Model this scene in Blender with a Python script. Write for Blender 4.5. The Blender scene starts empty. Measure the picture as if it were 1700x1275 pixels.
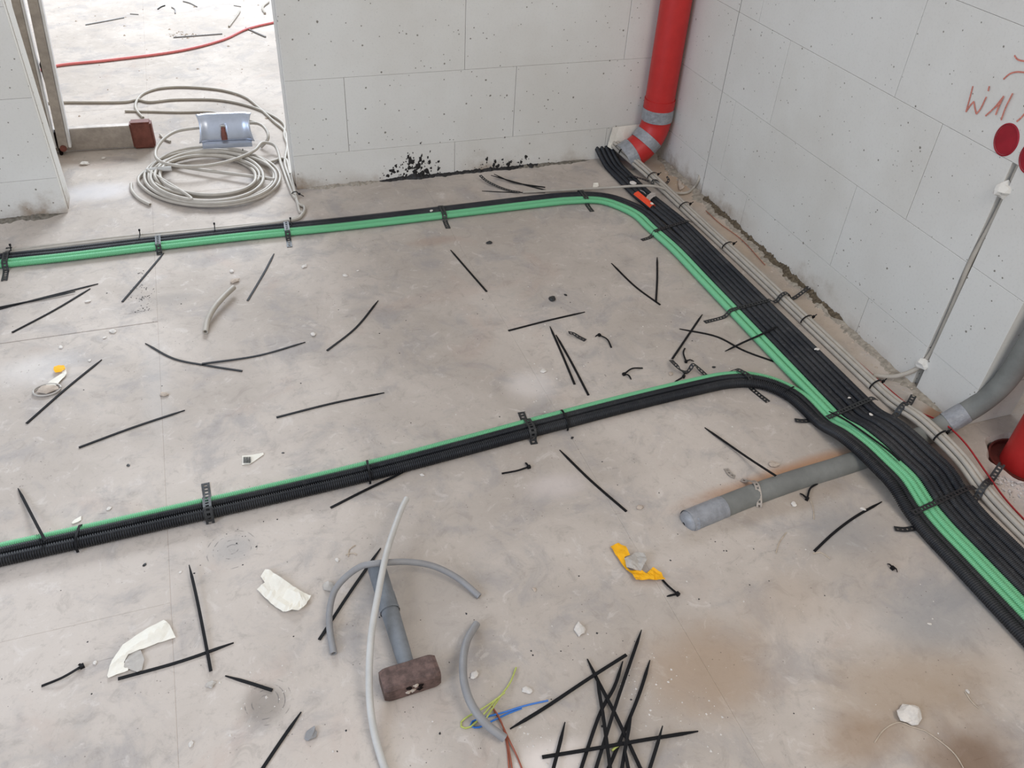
import bpy, bmesh, math, random
import numpy as np
from mathutils import Vector, Matrix, noise
random.seed(7)
C = bpy.context.scene.collection
sc = bpy.context.scene
PI = math.pi

# ---------------------------------------------------------------- camera
FPX = 1393.1
YAW, PIT, ROL = .3806, .6814, .0682
CAM = np.array([-1.6253, -2.7235, 1.3343])
def _axes():
    ca, sa, cb, sb = math.cos(YAW), math.sin(YAW), math.cos(PIT), math.sin(PIT)
    f = np.array([sa*cb, ca*cb, -sb]); r = np.array([ca, -sa, 0.]); u = np.cross(r, f)
    c, s = math.cos(ROL), math.sin(ROL)
    return c*r+s*u, -s*r+c*u, f
RX, UP, FW = _axes()
def G(px, py, z=0.):
    """point of the horizontal plane at height z that a measured direction meets"""
    d = FW+RX*(px-850)/FPX+UP*(637.5-py)/FPX
    t = (z-CAM[2])/d[2]; p = CAM+t*d
    return Vector((p[0], p[1], z))
def WX(px, py, x=0.):
    d = FW+RX*(px-850)/FPX+UP*(637.5-py)/FPX
    t = (x-CAM[0])/d[0]; return Vector(CAM+t*d)
def WY(px, py, y=0.):
    d = FW+RX*(px-850)/FPX+UP*(637.5-py)/FPX
    t = (y-CAM[1])/d[1]; return Vector(CAM+t*d)
cam = bpy.data.cameras.new('camera'); co = bpy.data.objects.new('camera', cam); C.objects.link(co)
cam.sensor_width = 36; cam.lens = FPX*36/1700; cam.clip_start = .02
m = Matrix.Identity(4)
for i in range(3):
    m[i][0] = RX[i]; m[i][1] = UP[i]; m[i][2] = -FW[i]; m[i][3] = CAM[i]
co.matrix_world = m
sc.camera = co

# ---------------------------------------------------------------- light
w = bpy.data.worlds.new('world'); sc.world = w; w.use_nodes = True
bg = w.node_tree.nodes['Background']; bg.inputs[0].default_value = (.95, .965, 1, 1); bg.inputs[1].default_value = .69
def area(name, loc, target, size, power, col, sy=None):
    l = bpy.data.lights.new(name, 'AREA'); l.shape = 'RECTANGLE'; l.size = size; l.size_y = sy or size
    l.energy = power; l.color = col
    o = bpy.data.objects.new(name, l); C.objects.link(o); o.location = loc
    o.rotation_euler = (Vector(target)-Vector(loc)).to_track_quat('-Z', 'Y').to_euler()
    return o
area('window_light_right', (-.35, -3.2, 2.5), (-.8, -.7, 0), 1.3, 31, (1, .92, .82), 1.1)
area('window_light_left', (-4.5, -3.0, 1.8), (-2.0, -1.7, 0), 1.8, 64, (.62, .76, 1), 1.5)
area('window_light_next_room', (-.7, 4.5, 3.0), (-1.9, .7, 0), 3.0, 440, (.82, .90, 1), 1.6)
sc.view_settings.view_transform = 'Standard'
try: sc.view_settings.look = 'None'
except Exception: pass
sc.view_settings.exposure = 0; sc.view_settings.gamma = 1; sc.view_settings.use_curve_mapping = False

# ---------------------------------------------------------------- materials
class N:
    def __init__(s, name, rough=.6, spec=.3):
        s.m = bpy.data.materials.new(name); s.m.use_nodes = True; s.t = s.m.node_tree
        s.b = s.t.nodes['Principled BSDF']; s.b.inputs['Roughness'].default_value = rough
        s.b.inputs['Specular IOR Level'].default_value = spec
        s.tc = s.t.nodes.new('ShaderNodeTexCoord').outputs['Object']
    def n(s, typ, **k):
        q = s.t.nodes.new(typ)
        for a, v in k.items(): setattr(q, a, v)
        return q
    def inp(s, sock, v):
        if isinstance(v, bpy.types.NodeSocket): s.t.links.new(v, sock)
        else: sock.default_value = v
    def noise(s, sc_, det=4, rough=.6, co=None, dist=0):
        q = s.n('ShaderNodeTexNoise'); s.inp(q.inputs['Vector'], co or s.tc)
        q.inputs['Scale'].default_value = sc_; q.inputs['Detail'].default_value = det
        q.inputs['Roughness'].default_value = rough; q.inputs['Distortion'].default_value = dist
        return q.outputs['Fac']
    def ramp(s, f, a, b, inv=False):
        q = s.n('ShaderNodeMapRange'); q.interpolation_type = 'SMOOTHSTEP'; s.inp(q.inputs[0], f)
        q.inputs[1].default_value = a; q.inputs[2].default_value = b
        q.inputs[3].default_value = 1 if inv else 0; q.inputs[4].default_value = 0 if inv else 1
        return q.outputs[0]
    def math(s, op, a, b=0., c=None):
        q = s.n('ShaderNodeMath', operation=op); s.inp(q.inputs[0], a); s.inp(q.inputs[1], b)
        if c is not None: s.inp(q.inputs[2], c)
        return q.outputs[0]
    def mix(s, f, a, b):
        q = s.n('ShaderNodeMix', data_type='RGBA')
        s.inp(q.inputs[0], f)
        for i, v in ((6, a), (7, b)):
            s.inp(q.inputs[i], v if isinstance(v, bpy.types.NodeSocket) else (*v, 1))
        return q.outputs[2]
    def blob(s, cx, cy, rx, ry=None, ang=0, wob=.35, inner=.2):
        """soft patch on the floor plane around (cx,cy)"""
        ry = ry or rx
        mp = s.n('ShaderNodeMapping', vector_type='TEXTURE'); s.inp(mp.inputs[0], s.tc)
        mp.inputs['Location'].default_value = (cx, cy, 0); mp.inputs['Rotation'].default_value = (0, 0, ang)
        mp.inputs['Scale'].default_value = (rx, ry, 100)
        l = s.n('ShaderNodeVectorMath', operation='LENGTH'); s.t.links.new(mp.outputs[0], l.inputs[0])
        nn = s.math('MULTIPLY_ADD', s.noise(9, 4), wob*2, -wob)
        return s.ramp(s.math('ADD', l.outputs['Value'], nn), inner, 1, True)
    def col(s, c): s.inp(s.b.inputs['Base Color'], c if isinstance(c, bpy.types.NodeSocket) else (*c, 1)); return s
    def bump(s, h, st=.3, d=.002):
        q = s.n('ShaderNodeBump'); q.inputs['Strength'].default_value = st; q.inputs['Distance'].default_value = d
        s.inp(q.inputs['Height'], h); s.t.links.new(q.outputs[0], s.b.inputs['Normal']); return s

def S(r, g, b):
    f = lambda c: ((c/255+.055)/1.055)**2.4 if c > 10 else c/255/12.92
    return (f(r), f(g), f(b))

def plain(name, c, rough=.6, spec=.3, var=.25, sc_=60, metal=0, bump=.1):
    q = N(name, rough, spec); n_ = q.noise(sc_, 5, .65)
    d = tuple(x*(1-var) for x in c); e = tuple(min(1, x*(1+var*.6)) for x in c)
    q.col(q.mix(q.ramp(n_, .3, .7), d, e)); q.b.inputs['Metallic'].default_value = metal
    if bump: q.bump(n_, bump, .001)
    return q.m

def floor_material():
    q = N('screeded_concrete', .78, .22)
    n1 = q.noise(1.6, 6, .62, dist=.4); n2 = q.noise(7, 7, .68, dist=.6); n3 = q.noise(60, 5, .7); n4 = q.noise(260, 3, .6)
    c = q.mix(q.ramp(n1, .33, .67), S(171, 161, 151), S(195, 185, 175))
    c = q.mix(q.math('MULTIPLY', q.ramp(n2, .47, .68), .55), c, S(150, 146, 145))
    c = q.mix(q.math('MULTIPLY', q.ramp(n2, .36, .22), .45), c, S(222, 216, 210))
    c = q.mix(q.math('MULTIPLY', q.ramp(n3, .55, .75), .35), c, S(140, 132, 124))
    c = q.mix(q.math('MULTIPLY', q.ramp(n4, .62, .74), .25), c, S(120, 112, 104))
    n5 = q.noise(3.1, 5, .6, dist=1.2)
    c = q.mix(q.math('MULTIPLY', q.ramp(n5, .58, .72), .22), c, S(176, 150, 136))   # reddish tinge
    n7 = q.noise(22, 8, .75, dist=.8)
    c = q.mix(q.math('MULTIPLY', q.ramp(n7, .52, .66), .35), c, S(146, 138, 130))
    c = q.mix(q.math('MULTIPLY', q.ramp(n7, .44, .34), .35), c, S(214, 207, 200))
    # dark smears and scratches
    mp = q.n('ShaderNodeMapping'); q.inp(mp.inputs[0], q.tc); mp.inputs['Rotation'].default_value = (0, 0, .6); mp.inputs['Scale'].default_value = (6, 45, 1)
    n6 = q.noise(1, 6, .7, co=mp.outputs[0], dist=1.5)
    c = q.mix(q.math('MULTIPLY', q.math('MULTIPLY', q.ramp(n6, .62, .72), q.ramp(n2, .45, .6)), .45), c, S(96, 92, 90))
    # stains, dust and soft grey or pale patches at set spots
    def at(px, py): p = G(px, py); return p.x, p.y
    st = [((1610, 1262), .13, .09, S(112, 84, 58), .75), ((1500, 1150), .2, .14, S(158, 136, 112), .6), ((1180, 1110), .20, .15, S(164, 140, 116), .65),
          ((1420, 1230), .12, .07, S(148, 122, 96), .6), ((1600, 1120), .12, .09, S(158, 138, 116), .4), ((1300, 1000), .14, .1, S(170, 152, 134), .4),
          ((1400, 880), .16, .1, S(140, 140, 140), .5), ((1560, 1020), .2, .12, S(140, 142, 144), .55), ((720, 400), .12, .04, S(150, 120, 100), .3),
          ((880, 640), .09, .09, S(216, 208, 202), .6), ((920, 805), .1, .06, S(205, 195, 190), .6), ((920, 1262), .09, .05, S(226, 216, 208), .8),
          ((60, 615), .14, .10, S(222, 218, 214), .4), ((440, 1170), .055, .05, S(126, 118, 110), .65), ((385, 912), .06, .05, S(150, 150, 150), .4),
          ((290, 495), .09, .04, S(150, 144, 138), .5), ((700, 1010), .14, .2, S(165, 157, 150), .35), ((1150, 300), .12, .12, S(176, 146, 118), .5),
          ((1110, 275), .1, .05, S(140, 122, 104), .6), ((260, 640), .05, .3, S(190, 186, 182), .3), ((150, 320), .2, .1, S(214, 212, 214), .5)]
    for (pp, rx, ry, cc, k) in st:
        x, y = at(*pp); c = q.mix(q.math('MULTIPLY', q.blob(x, y, rx, ry), k), c, cc)
    for (x, y, rx, ry, k) in ((-.05, -.25, .07, .3, .7), (-.05, -.7, .06, .35, .6), (-.05, -1.15, .06, .3, .4)):
        c = q.mix(q.math('MULTIPLY', q.blob(x, y, rx, ry), k), c, S(176, 154, 130))
    # rust mark along the buried pipe
    c = q.mix(q.math('MULTIPLY', q.blob(-.50, -1.668, .42, .036, .09, .22, .1), .75), c, S(166, 118, 78))
    c = q.mix(q.math('MULTIPLY', q.blob(-.60, -1.755, .36, .045, .09, .5), .45), c, S(140, 124, 106))
    c = q.mix(q.math('MULTIPLY', q.blob(-.02, -1.60, .08, .05, .5, .5), .75), c, S(140, 100, 66))
    c = q.mix(q.math('MULTIPLY', q.blob(.05, -1.87, .14, .16, 0, .6), .6), c, S(206, 196, 190))
    # round scratch marks
    for (px, py, R_) in ((385, 912, .05), (440, 1165, .045), (600, 412, .03)):
        x, y = at(px, py)
        mp = q.n('ShaderNodeMapping', vector_type='TEXTURE'); q.inp(mp.inputs[0], q.tc)
        mp.inputs['Location'].default_value = (x, y, 0); mp.inputs['Scale'].default_value = (R_, R_, 100)
        l = q.n('ShaderNodeVectorMath', operation='LENGTH'); q.t.links.new(mp.outputs[0], l.inputs[0])
        v = l.outputs['Value']
        s_ = q.math('SINE', q.math('MULTIPLY_ADD', q.noise(20, 2), 3, q.math('MULTIPLY', v, 26)))
        k = q.math('MULTIPLY', q.ramp(s_, .75, 1), q.ramp(v, .9, 1.15, True))
        k = q.math('MULTIPLY', k, q.ramp(q.noise(38, 3), .5, .62))
        c = q.mix(q.math('MULTIPLY', k, .6), c, S(90, 88, 88))
    # fine pits and specks
    v = q.n('ShaderNodeTexVoronoi'); q.inp(v.inputs['Vector'], q.tc); v.inputs['Scale'].default_value = 75
    k = q.math('MULTIPLY', q.ramp(v.outputs['Distance'], .05, .12, True), q.ramp(q.noise(12, 3), .52, .62))
    c = q.mix(q.math('MULTIPLY', k, .7), c, S(84, 76, 70))
    q.col(c)
    h = q.math('MULTIPLY_ADD', n3, .5, n2)
    q.bump(h, .22, .004)
    return q.m

def block_material(tar=False):
    q = N('aerated_block', .85, .15)
    oi = q.n('ShaderNodeObjectInfo')
    n1 = q.noise(2.2, 5, .6); n3 = q.noise(160, 4, .6)
    c = q.mix(q.ramp(n1, .3, .7), S(203, 199, 191), S(214, 212, 206))
    c = q.mix(q.math('MULTIPLY', oi.outputs['Random'], .3), c, S(214, 212, 208))
    c = q.mix(q.math('MULTIPLY', q.ramp(n3, .5, .8), .2), c, S(160, 155, 150))
    for sc_, hi, dens in ((17, .08, .48), (34, .13, .45), (9, .05, .50), (60, .16, .4)):
        v = q.n('ShaderNodeTexVoronoi'); q.inp(v.inputs['Vector'], q.tc); v.inputs['Scale'].default_value = sc_
        sep = q.n('ShaderNodeSeparateColor'); q.t.links.new(v.outputs['Color'], sep.inputs[0])
        d = q.math('ADD', v.outputs['Distance'], q.math('MULTIPLY_ADD', q.noise(90, 2), .12, -.06))
        d = q.math('ADD', d, q.math('MULTIPLY', sep.outputs[1], hi*.6))
        k = q.math('MULTIPLY', q.ramp(d, hi*.55, hi, True), q.ramp(sep.outputs[0], dens, dens+.05))
        c = q.mix(q.math('MULTIPLY', k, .8), c, S(88, 80, 66))
    # damp dirt at the foot of the wall
    sp = q.n('ShaderNodeSeparateXYZ'); q.inp(sp.inputs[0], q.tc)
    z = q.math('ADD', sp.outputs[2], q.math('MULTIPLY_ADD', q.noise(9, 5, .7), .22, -.11))
    ym = q.ramp(q.noise(1.7, 2), .42, .6)
    c = q.mix(q.math('MULTIPLY', q.math('MULTIPLY', q.ramp(z, -.03, .07, True), ym), .85), c, S(134, 112, 88))
    q.col(c); q.bump(n3, .12, .0015)
    return q.m

M = {}
M['floor'] = floor_material(); M['block'] = block_material()
M['mortar'] = plain('grey_mortar', S(120, 114, 104), .9, .1, .4, 80, bump=.6)
M['reveal'] = plain('thin_bed_joint', S(158, 150, 138), .9, .1, .3, 80)
M['dirt'] = plain('damp_mortar', S(98, 88, 74), .95, .1, .5, 110, bump=.8)
M['tar'] = plain('bitumen', S(34, 32, 32), .55, .4, .5, 90, bump=.6)
M['rubble'] = plain('white_rubble', S(206, 200, 196), .9, .1, .25, 40, bump=.9)
def conduit_mat(name, c, rough, dust):
    q = N(name, rough, .35); n_ = q.noise(5, 4); n2 = q.noise(90, 3)
    k = q.math('MULTIPLY', q.ramp(n_, .35, .7), dust)
    k = q.math('ADD', k, q.math('MULTIPLY', q.ramp(n2, .55, .7), dust*.8))
    q.col(q.mix(k, c, S(150, 148, 144))); return q.m
M['black_conduit'] = conduit_mat('black_conduit_plastic', S(24, 26, 31), .5, .06)
M['black_conduit_dusty'] = conduit_mat('dusty_black_conduit_plastic', S(29, 32, 38), .55, .09)
M['green_conduit'] = conduit_mat('green_conduit_plastic', S(116, 190, 142), .5, .05)
M['tie'] = plain('black_nylon', S(20, 20, 22), .6, .2, .2)
M['strap'] = plain('black_coated_band', S(38, 39, 40), .5, .5, .4, 120)
M['cable'] = plain('light_grey_pvc', S(172, 165, 154), .5, .3, .1, 30)
M['cable_white'] = plain('whitish_pvc', S(190, 188, 183), .45, .3, .08, 30)
M['conduit_grey'] = plain('grey_pvc', S(140, 139, 139), .45, .35, .1, 30)
M['pipe_grey'] = plain('dusty_grey_pipe', S(122, 123, 119), .6, .3, .18, 14, bump=.1)
M['duct'] = plain('silver_duct_tape', S(140, 142, 146), .38, .6, .2, 60, bump=.8)
M['red_pipe'] = plain('red_plastic', S(182, 42, 40), .42, .4, .08, 20, bump=.03)
M['red_dark'] = plain('dark_red_plastic', S(146, 26, 40), .5, .3, .15, 20)
M['brown_pipe'] = plain('brown_sleeve', S(92, 40, 34), .6, .3, .2)
M['red_hose'] = plain('red_hose', S(226, 128, 126), .5, .3, .1)
M['red_wire'] = plain('red_wire', S(158, 28, 34), .45, .4, .1)
M['orange'] = plain('orange_plastic', S(232, 76, 40), .45, .4, .1)
M['yellow'] = plain('yellow_tape', S(240, 176, 20), .5, .35, .08)
M['paper'] = plain('white_paper', S(230, 225, 212), .8, .15, .06, 30, bump=.3)
M['clear'] = plain('milky_film', S(178, 172, 164), .35, .5, .1, 40)
M['alu'] = plain('dull_aluminium', S(166, 157, 148), .5, .5, .2, 30, metal=.35)
M['alu_edge'] = plain('bright_aluminium', S(216, 216, 216), .4, .5, .08, 30, metal=.2)
M['zinc'] = plain('zinc_sheet', S(178, 184, 196), .3, .6, .12, 12, metal=.55)
M['rubber'] = plain('brown_rubber', S(112, 66, 56), .6, .3, .25, 40, bump=.3)
M['rust'] = plain('rusty_steel', S(102, 82, 76), .6, .4, .45, 70, metal=.15, bump=.8)
M['dark'] = plain('dark_hollow', S(28, 22, 20), .9, .1, .2)
M['handle'] = plain('grey_handle', S(116, 120, 124), .5, .35, .15, 40)
M['wire_blue'] = plain('blue_wire', S(40, 110, 190), .4, .4, .06)
M['wire_brown'] = plain('brown_wire', S(150, 84, 64), .45, .4, .1)
M['wire_yg'] = plain('yellow_green_wire', S(176, 184, 96), .4, .4, .15, 200)
M['pencil'] = plain('red_crayon', S(200, 128, 114), .8, .1, .3, 300)
M['ink'] = plain('black_ink', S(30, 30, 30), .6, .2, .1)
M['stone'] = plain('pale_chip', S(212, 206, 198), .9, .1, .15, 60, bump=.7)
M['stone_beige'] = plain('beige_chip', S(184, 170, 156), .9, .1, .15, 60, bump=.7)
M['string'] = plain('dirty_string', S(188, 174, 156), .8, .1, .2)

# ---------------------------------------------------------------- helpers
def mk(name, vs, fs, mat, parent=None, smooth=False):
    me = bpy.data.meshes.new(name); me.from_pydata([tuple(v) for v in vs], [], fs); me.materials.append(M[mat] if isinstance(mat, str) else mat)
    if smooth: me.shade_smooth()
    o = bpy.data.objects.new(name, me); C.objects.link(o); o.parent = parent; return o
def tag(o, label=None, cat=None, group=None, kind=None):
    for k, v in (('label', label), ('category', cat), ('group', group), ('kind', kind)):
        if v: o[k] = v
    return o
def empty(name, label, cat, group=None, loc=(0, 0, 0)):
    o = bpy.data.objects.new(name, None); C.objects.link(o); o.location = loc; o.empty_display_size = .05
    return tag(o, label, cat, group)
def box_data(x0, x1, y0, y1, z0, z1):
    vs = [(x0, y0, z0), (x1, y0, z0), (x1, y1, z0), (x0, y1, z0), (x0, y0, z1), (x1, y0, z1), (x1, y1, z1), (x0, y1, z1)]
    return vs, [(0, 3, 2, 1), (4, 5, 6, 7), (0, 1, 5, 4), (1, 2, 6, 5), (2, 3, 7, 6), (3, 0, 4, 7)]
def bevel_box(name, d, mat, parent=None, bev=.002, seg=1):
    x0, x1, y0, y1, z0, z1 = d
    vs, fs = box_data(*d); me = bpy.data.meshes.new(name); bm = bmesh.new()
    bv = [bm.verts.new(v) for v in vs]
    for f in fs: bm.faces.new([bv[i] for i in f])
    bmesh.ops.bevel(bm, geom=list(bm.edges), offset=bev, segments=seg, affect='EDGES')
    bm.to_mesh(me); bm.free(); me.materials.append(M[mat])
    o = bpy.data.objects.new(name, me); C.objects.link(o); o.parent = parent; return o
def join(parts):
    V, F = [], []
    for v, f in parts:
        n_ = len(V); V += list(v); F += [tuple(i+n_ for i in g) for g in f]
    return V, F
def catmull(P, step):
    P = np.array([tuple(p) for p in P], float)
    if len(P) == 2: dense = np.linspace(P[0], P[1], 50)
    else:
        Q = np.vstack([2*P[0]-P[1], P, 2*P[-1]-P[-2]]); out = []
        for i in range(1, len(Q)-2):
            a, b, c, d = Q[i-1], Q[i], Q[i+1], Q[i+2]
            # centripetal parameters keep unevenly spaced points from overshooting
            t0 = 0; t1 = t0+max(np.linalg.norm(b-a), 1e-6)**.5; t2 = t1+max(np.linalg.norm(c-b), 1e-6)**.5; t3 = t2+max(np.linalg.norm(d-c), 1e-6)**.5
            t = np.linspace(t1, t2, 24, endpoint=False)[:, None]
            A1 = (t1-t)/(t1-t0)*a+(t-t0)/(t1-t0)*b; A2 = (t2-t)/(t2-t1)*b+(t-t1)/(t2-t1)*c; A3 = (t3-t)/(t3-t2)*c+(t-t2)/(t3-t2)*d
            B1 = (t2-t)/(t2-t0)*A1+(t-t0)/(t2-t0)*A2; B2 = (t3-t)/(t3-t1)*A2+(t-t1)/(t3-t1)*A3
            out.append((t2-t)/(t2-t1)*B1+(t-t1)/(t2-t1)*B2)
        dense = np.vstack(out+[P[-1:]])
    L = np.concatenate([[0], np.cumsum(np.linalg.norm(np.diff(dense, axis=0), axis=1))])
    n_ = max(2, int(round(L[-1]/step))+1); s = np.linspace(0, L[-1], n_)
    return np.stack([np.interp(s, L, dense[:, k]) for k in range(3)], 1)
def frames(P):
    T = np.gradient(P, axis=0); T /= np.linalg.norm(T, axis=1)[:, None]+1e-12
    n_ = len(P); A = np.zeros((n_, 3)); a = np.array([0, 0, 1.]) if abs(T[0, 2]) < .9 else np.array([0, 1., 0])
    a = a-T[0]*(a@T[0]); a /= np.linalg.norm(a); A[0] = a
    for i in range(1, n_):
        a = a-T[i]*(a@T[i]); a /= np.linalg.norm(a); A[i] = a
    return T, A, np.cross(T, A)
def tube_data(P, R, sides=10, hollow=0):
    """P (n,3) rings, R radii"""
    T, A, B = frames(P); R = np.broadcast_to(np.asarray(R, float), (len(P),))
    th = np.linspace(0, 2*PI, sides, endpoint=False)
    def ring(i, r, off=0): return P[i]+T[i]*off+(np.cos(th)[:, None]*A[i]+np.sin(th)[:, None]*B[i])*r
    rings = [P[i]+(np.cos(th)[:, None]*A[i]+np.sin(th)[:, None]*B[i])*R[i] for i in range(len(P))]
    if hollow:
        rings = [ring(0, R[0]*hollow, .012), ring(0, R[0]*hollow)]+rings+[ring(-1, R[-1]*hollow), ring(-1, R[-1]*hollow, -.012)]
    V = np.concatenate(rings); k = len(rings); i = np.arange(k-1)[:, None]*sides; j = np.arange(sides)[None]; j2 = (j+1) % sides
    F = np.stack([i+j, i+sides+j, i+sides+j2, i+j2], -1).reshape(-1, 4)[:, ::-1]
    F = [tuple(f) for f in F.tolist()]
    F += [tuple(range(sides)), tuple(reversed([(k-1)*sides+q_ for q_ in range(sides)]))]
    return V.tolist(), F
def tube(name, pts, r, mat, parent=None, sides=10, step=.008, hollow=0, smooth=True):
    P = catmull(pts, step); V, F = tube_data(P, r, sides, hollow)
    o = mk(name, V, F, mat, parent, False)
    if smooth:
        me = o.data; me.shade_smooth()
        try: me.set_sharp_from_angle(angle=1.0)
        except Exception: pass
    return o
def corrugated(name, pts, r, mat, pitch=.004, sides=10, depth=.27):
    P = catmull(pts, pitch/4); n_ = len(P)
    R = np.where(np.arange(n_) % 4 < 2, r, r*(1-depth))
    V, F = tube_data(P, R, sides); n2 = len(V)
    me = bpy.data.meshes.new(name)
    quads = np.array(F[:-2], np.int32); me.vertices.add(n2); me.vertices.foreach_set('co', np.array(V, np.float32).ravel())
    me.loops.add(quads.size); me.loops.foreach_set('vertex_index', quads.ravel())
    me.polygons.add(len(quads)); me.polygons.foreach_set('loop_start', np.arange(0, quads.size, 4, dtype=np.int32))
    me.update(calc_edges=True); me.materials.append(M[mat]); me.shade_smooth()
    o = bpy.data.objects.new(name, me); C.objects.link(o); return o
def ribbon_data(P, wid, th, up=(0, 0, 1), tip=0):
    """flat strip; tip = length of the pointed end at the start"""
    n_ = len(P); T = np.gradient(P, axis=0); T /= np.linalg.norm(T, axis=1)[:, None]+1e-12
    U = np.array(up, float); Sd = np.cross(T, U); Sd /= np.linalg.norm(Sd, axis=1)[:, None]+1e-9; Nn = np.cross(Sd, T)
    L = np.concatenate([[0], np.cumsum(np.linalg.norm(np.diff(P, axis=0), axis=1))]); V = []; F = []
    for i in range(n_):
        w_ = wid/2*(1 if not tip else min(1, .3+.7*L[i]/tip))
        for a, b in ((-1, -1), (1, -1), (1, 1), (-1, 1)): V.append(P[i]+Sd[i]*w_*a+Nn[i]*th/2*b)
    for i in range(n_-1):
        for a in range(4): b = (a+1) % 4; F.append((i*4+a, i*4+b, i*4+4+b, i*4+4+a))
    F += [(3, 2, 1, 0), tuple((n_-1)*4+k for k in range(4))]
    return V, F
def head_data(p, d, s=.0055):
    d = Vector(d).normalized(); sd = d.cross(Vector((0, 0, 1))).normalized(); u = sd.cross(d); p = Vector(p); V = []
    for c in (-1, 1):
        for a, b in ((-1, -1), (1, -1), (1, 1), (-1, 1)): V.append(p+d*s*.6*c+sd*s*.55*a+u*s*.5*b)
    return V, [(3, 2, 1, 0), (4, 5, 6, 7)]+[(a, (a+1) % 4, 4+(a+1) % 4, 4+a) for a in range(4)]
def px3(l):
    return [G(*(q_ if len(q_) == 3 else (q_[0], q_[1], .0015))) for q_ in l]
def tie(pts, label, wid=.0056, group='loose cable ties on the floor', parent=None, name='cable_tie', world=False):
    P = catmull(pts if world else px3(pts), .01)
    V, F = ribbon_data(P, wid, .0018, tip=.03)
    o = mk(name, V, F, 'tie', parent)
    if label: tag(o, label, 'cable tie', group)
    return o
def perforated(pts, wid=.016, pitch=.010, th=.0012, world=True):
    """band with real square holes"""
    P = catmull(pts if world else px3(pts), pitch/2); n_ = len(P)
    T = np.gradient(P, axis=0); T /= np.linalg.norm(T, axis=1)[:, None]; Sd = np.cross(T, (0, 0, 1)); Sd /= np.linalg.norm(Sd, axis=1)[:, None]+1e-9; Nn = np.cross(Sd, T)
    V = []; F = []; off = (-.5, -.2, .2, .5)
    for i in range(n_):
        for b in (1, -1):
            for a in off: V.append(P[i]+Sd[i]*wid*a+Nn[i]*th/2*b)
    for i in range(n_-1):
        q0, q1 = i*8, i*8+8; hole = (i % 2 == 1)
        for k in range(3):
            if hole and k == 1:
                F += [(q0+1, q0+5, q1+5, q1+1), (q0+2, q1+2, q1+6, q0+6)]
                F += [(q0+1, q0+2, q0+6, q0+5), (q1+1, q1+5, q1+6, q1+2)]; continue
            F += [(q0+k, q1+k, q1+k+1, q0+k+1), (q0+4+k, q0+5+k, q1+5+k, q1+4+k)]
        F += [(q0, q0+4, q1+4, q1), (q0+3, q1+3, q1+7, q0+7)]
    F += [(0, 1, 2, 3, 7, 6, 5, 4), tuple((n_-1)*8+k for k in (3, 2, 1, 0, 4, 5, 6, 7))]
    return V, F
def band(pts, label, wid=.016, world=True, mat='strap', group='perforated fixing bands', pitch=.010):
    V, F = perforated(pts, wid, pitch, world=world)
    return tag(mk('fixing_band', V, F, mat), label, 'fixing band', group)
def sheet(name, outline, mat, parent=None, z=.002, amp=.003, freq=18, folds=(), th=.0004, sub=4):
    """crumpled sheet from a floor outline (measured directions)"""
    bm = bmesh.new(); vs = [bm.verts.new(G(x, y, z)) for x, y in outline]; bm.faces.new(vs)
    bmesh.ops.triangulate(bm, faces=bm.faces[:])
    bmesh.ops.subdivide_edges(bm, edges=bm.edges[:], cuts=sub, use_grid_fill=True)
    bmesh.ops.triangulate(bm, faces=bm.faces[:])
    for v in bm.verts:
        n_ = abs(noise.noise(v.co*freq))*amp*2+abs(noise.noise(v.co*freq*2.7+Vector((5, 1, 2))))*amp
        for (ax, ay, bx, by, h) in folds:
            a, b = G(ax, ay), G(bx, by); d = (b-a).xy.normalized(); r_ = (v.co-a).xy; n_ += h*math.exp(-abs(r_.x*d.y-r_.y*d.x)/.006)
        v.co.z = z+n_
    bmesh.ops.recalc_face_normals(bm, faces=bm.faces[:])
    me = bpy.data.meshes.new(name); bm.to_mesh(me); bm.free(); me.materials.append(M[mat])
    o = bpy.data.objects.new(name, me); C.objects.link(o); o.parent = parent
    s = o.modifiers.new('thickness', 'SOLIDIFY'); s.thickness = th; s.offset = 1
    return o
def stone(name, p, r, flat=.5, mat='stone', seed=0, parent=None, ang=0, asp=1.4):
    bm = bmesh.new(); bmesh.ops.create_icosphere(bm, subdivisions=2, radius=1)
    for v in bm.verts:
        k = 1+.45*noise.noise(v.co*1.3+Vector((seed*3.1, seed, 0)))+.2*noise.noise(v.co*3.3+Vector((0, seed, 0)))
        c = v.co*k*r; x, y = c.x*asp, c.y
        v.co = Vector((x*math.cos(ang)-y*math.sin(ang), x*math.sin(ang)+y*math.cos(ang), c.z*flat))
    zmin = min(v.co.z for v in bm.verts)
    for v in bm.verts: v.co += Vector((p[0], p[1], p[2]-zmin))
    me = bpy.data.meshes.new(name); bm.to_mesh(me); bm.free(); me.materials.append(M[mat])
    o = bpy.data.objects.new(name, me); C.objects.link(o); o.parent = parent; return o

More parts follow.
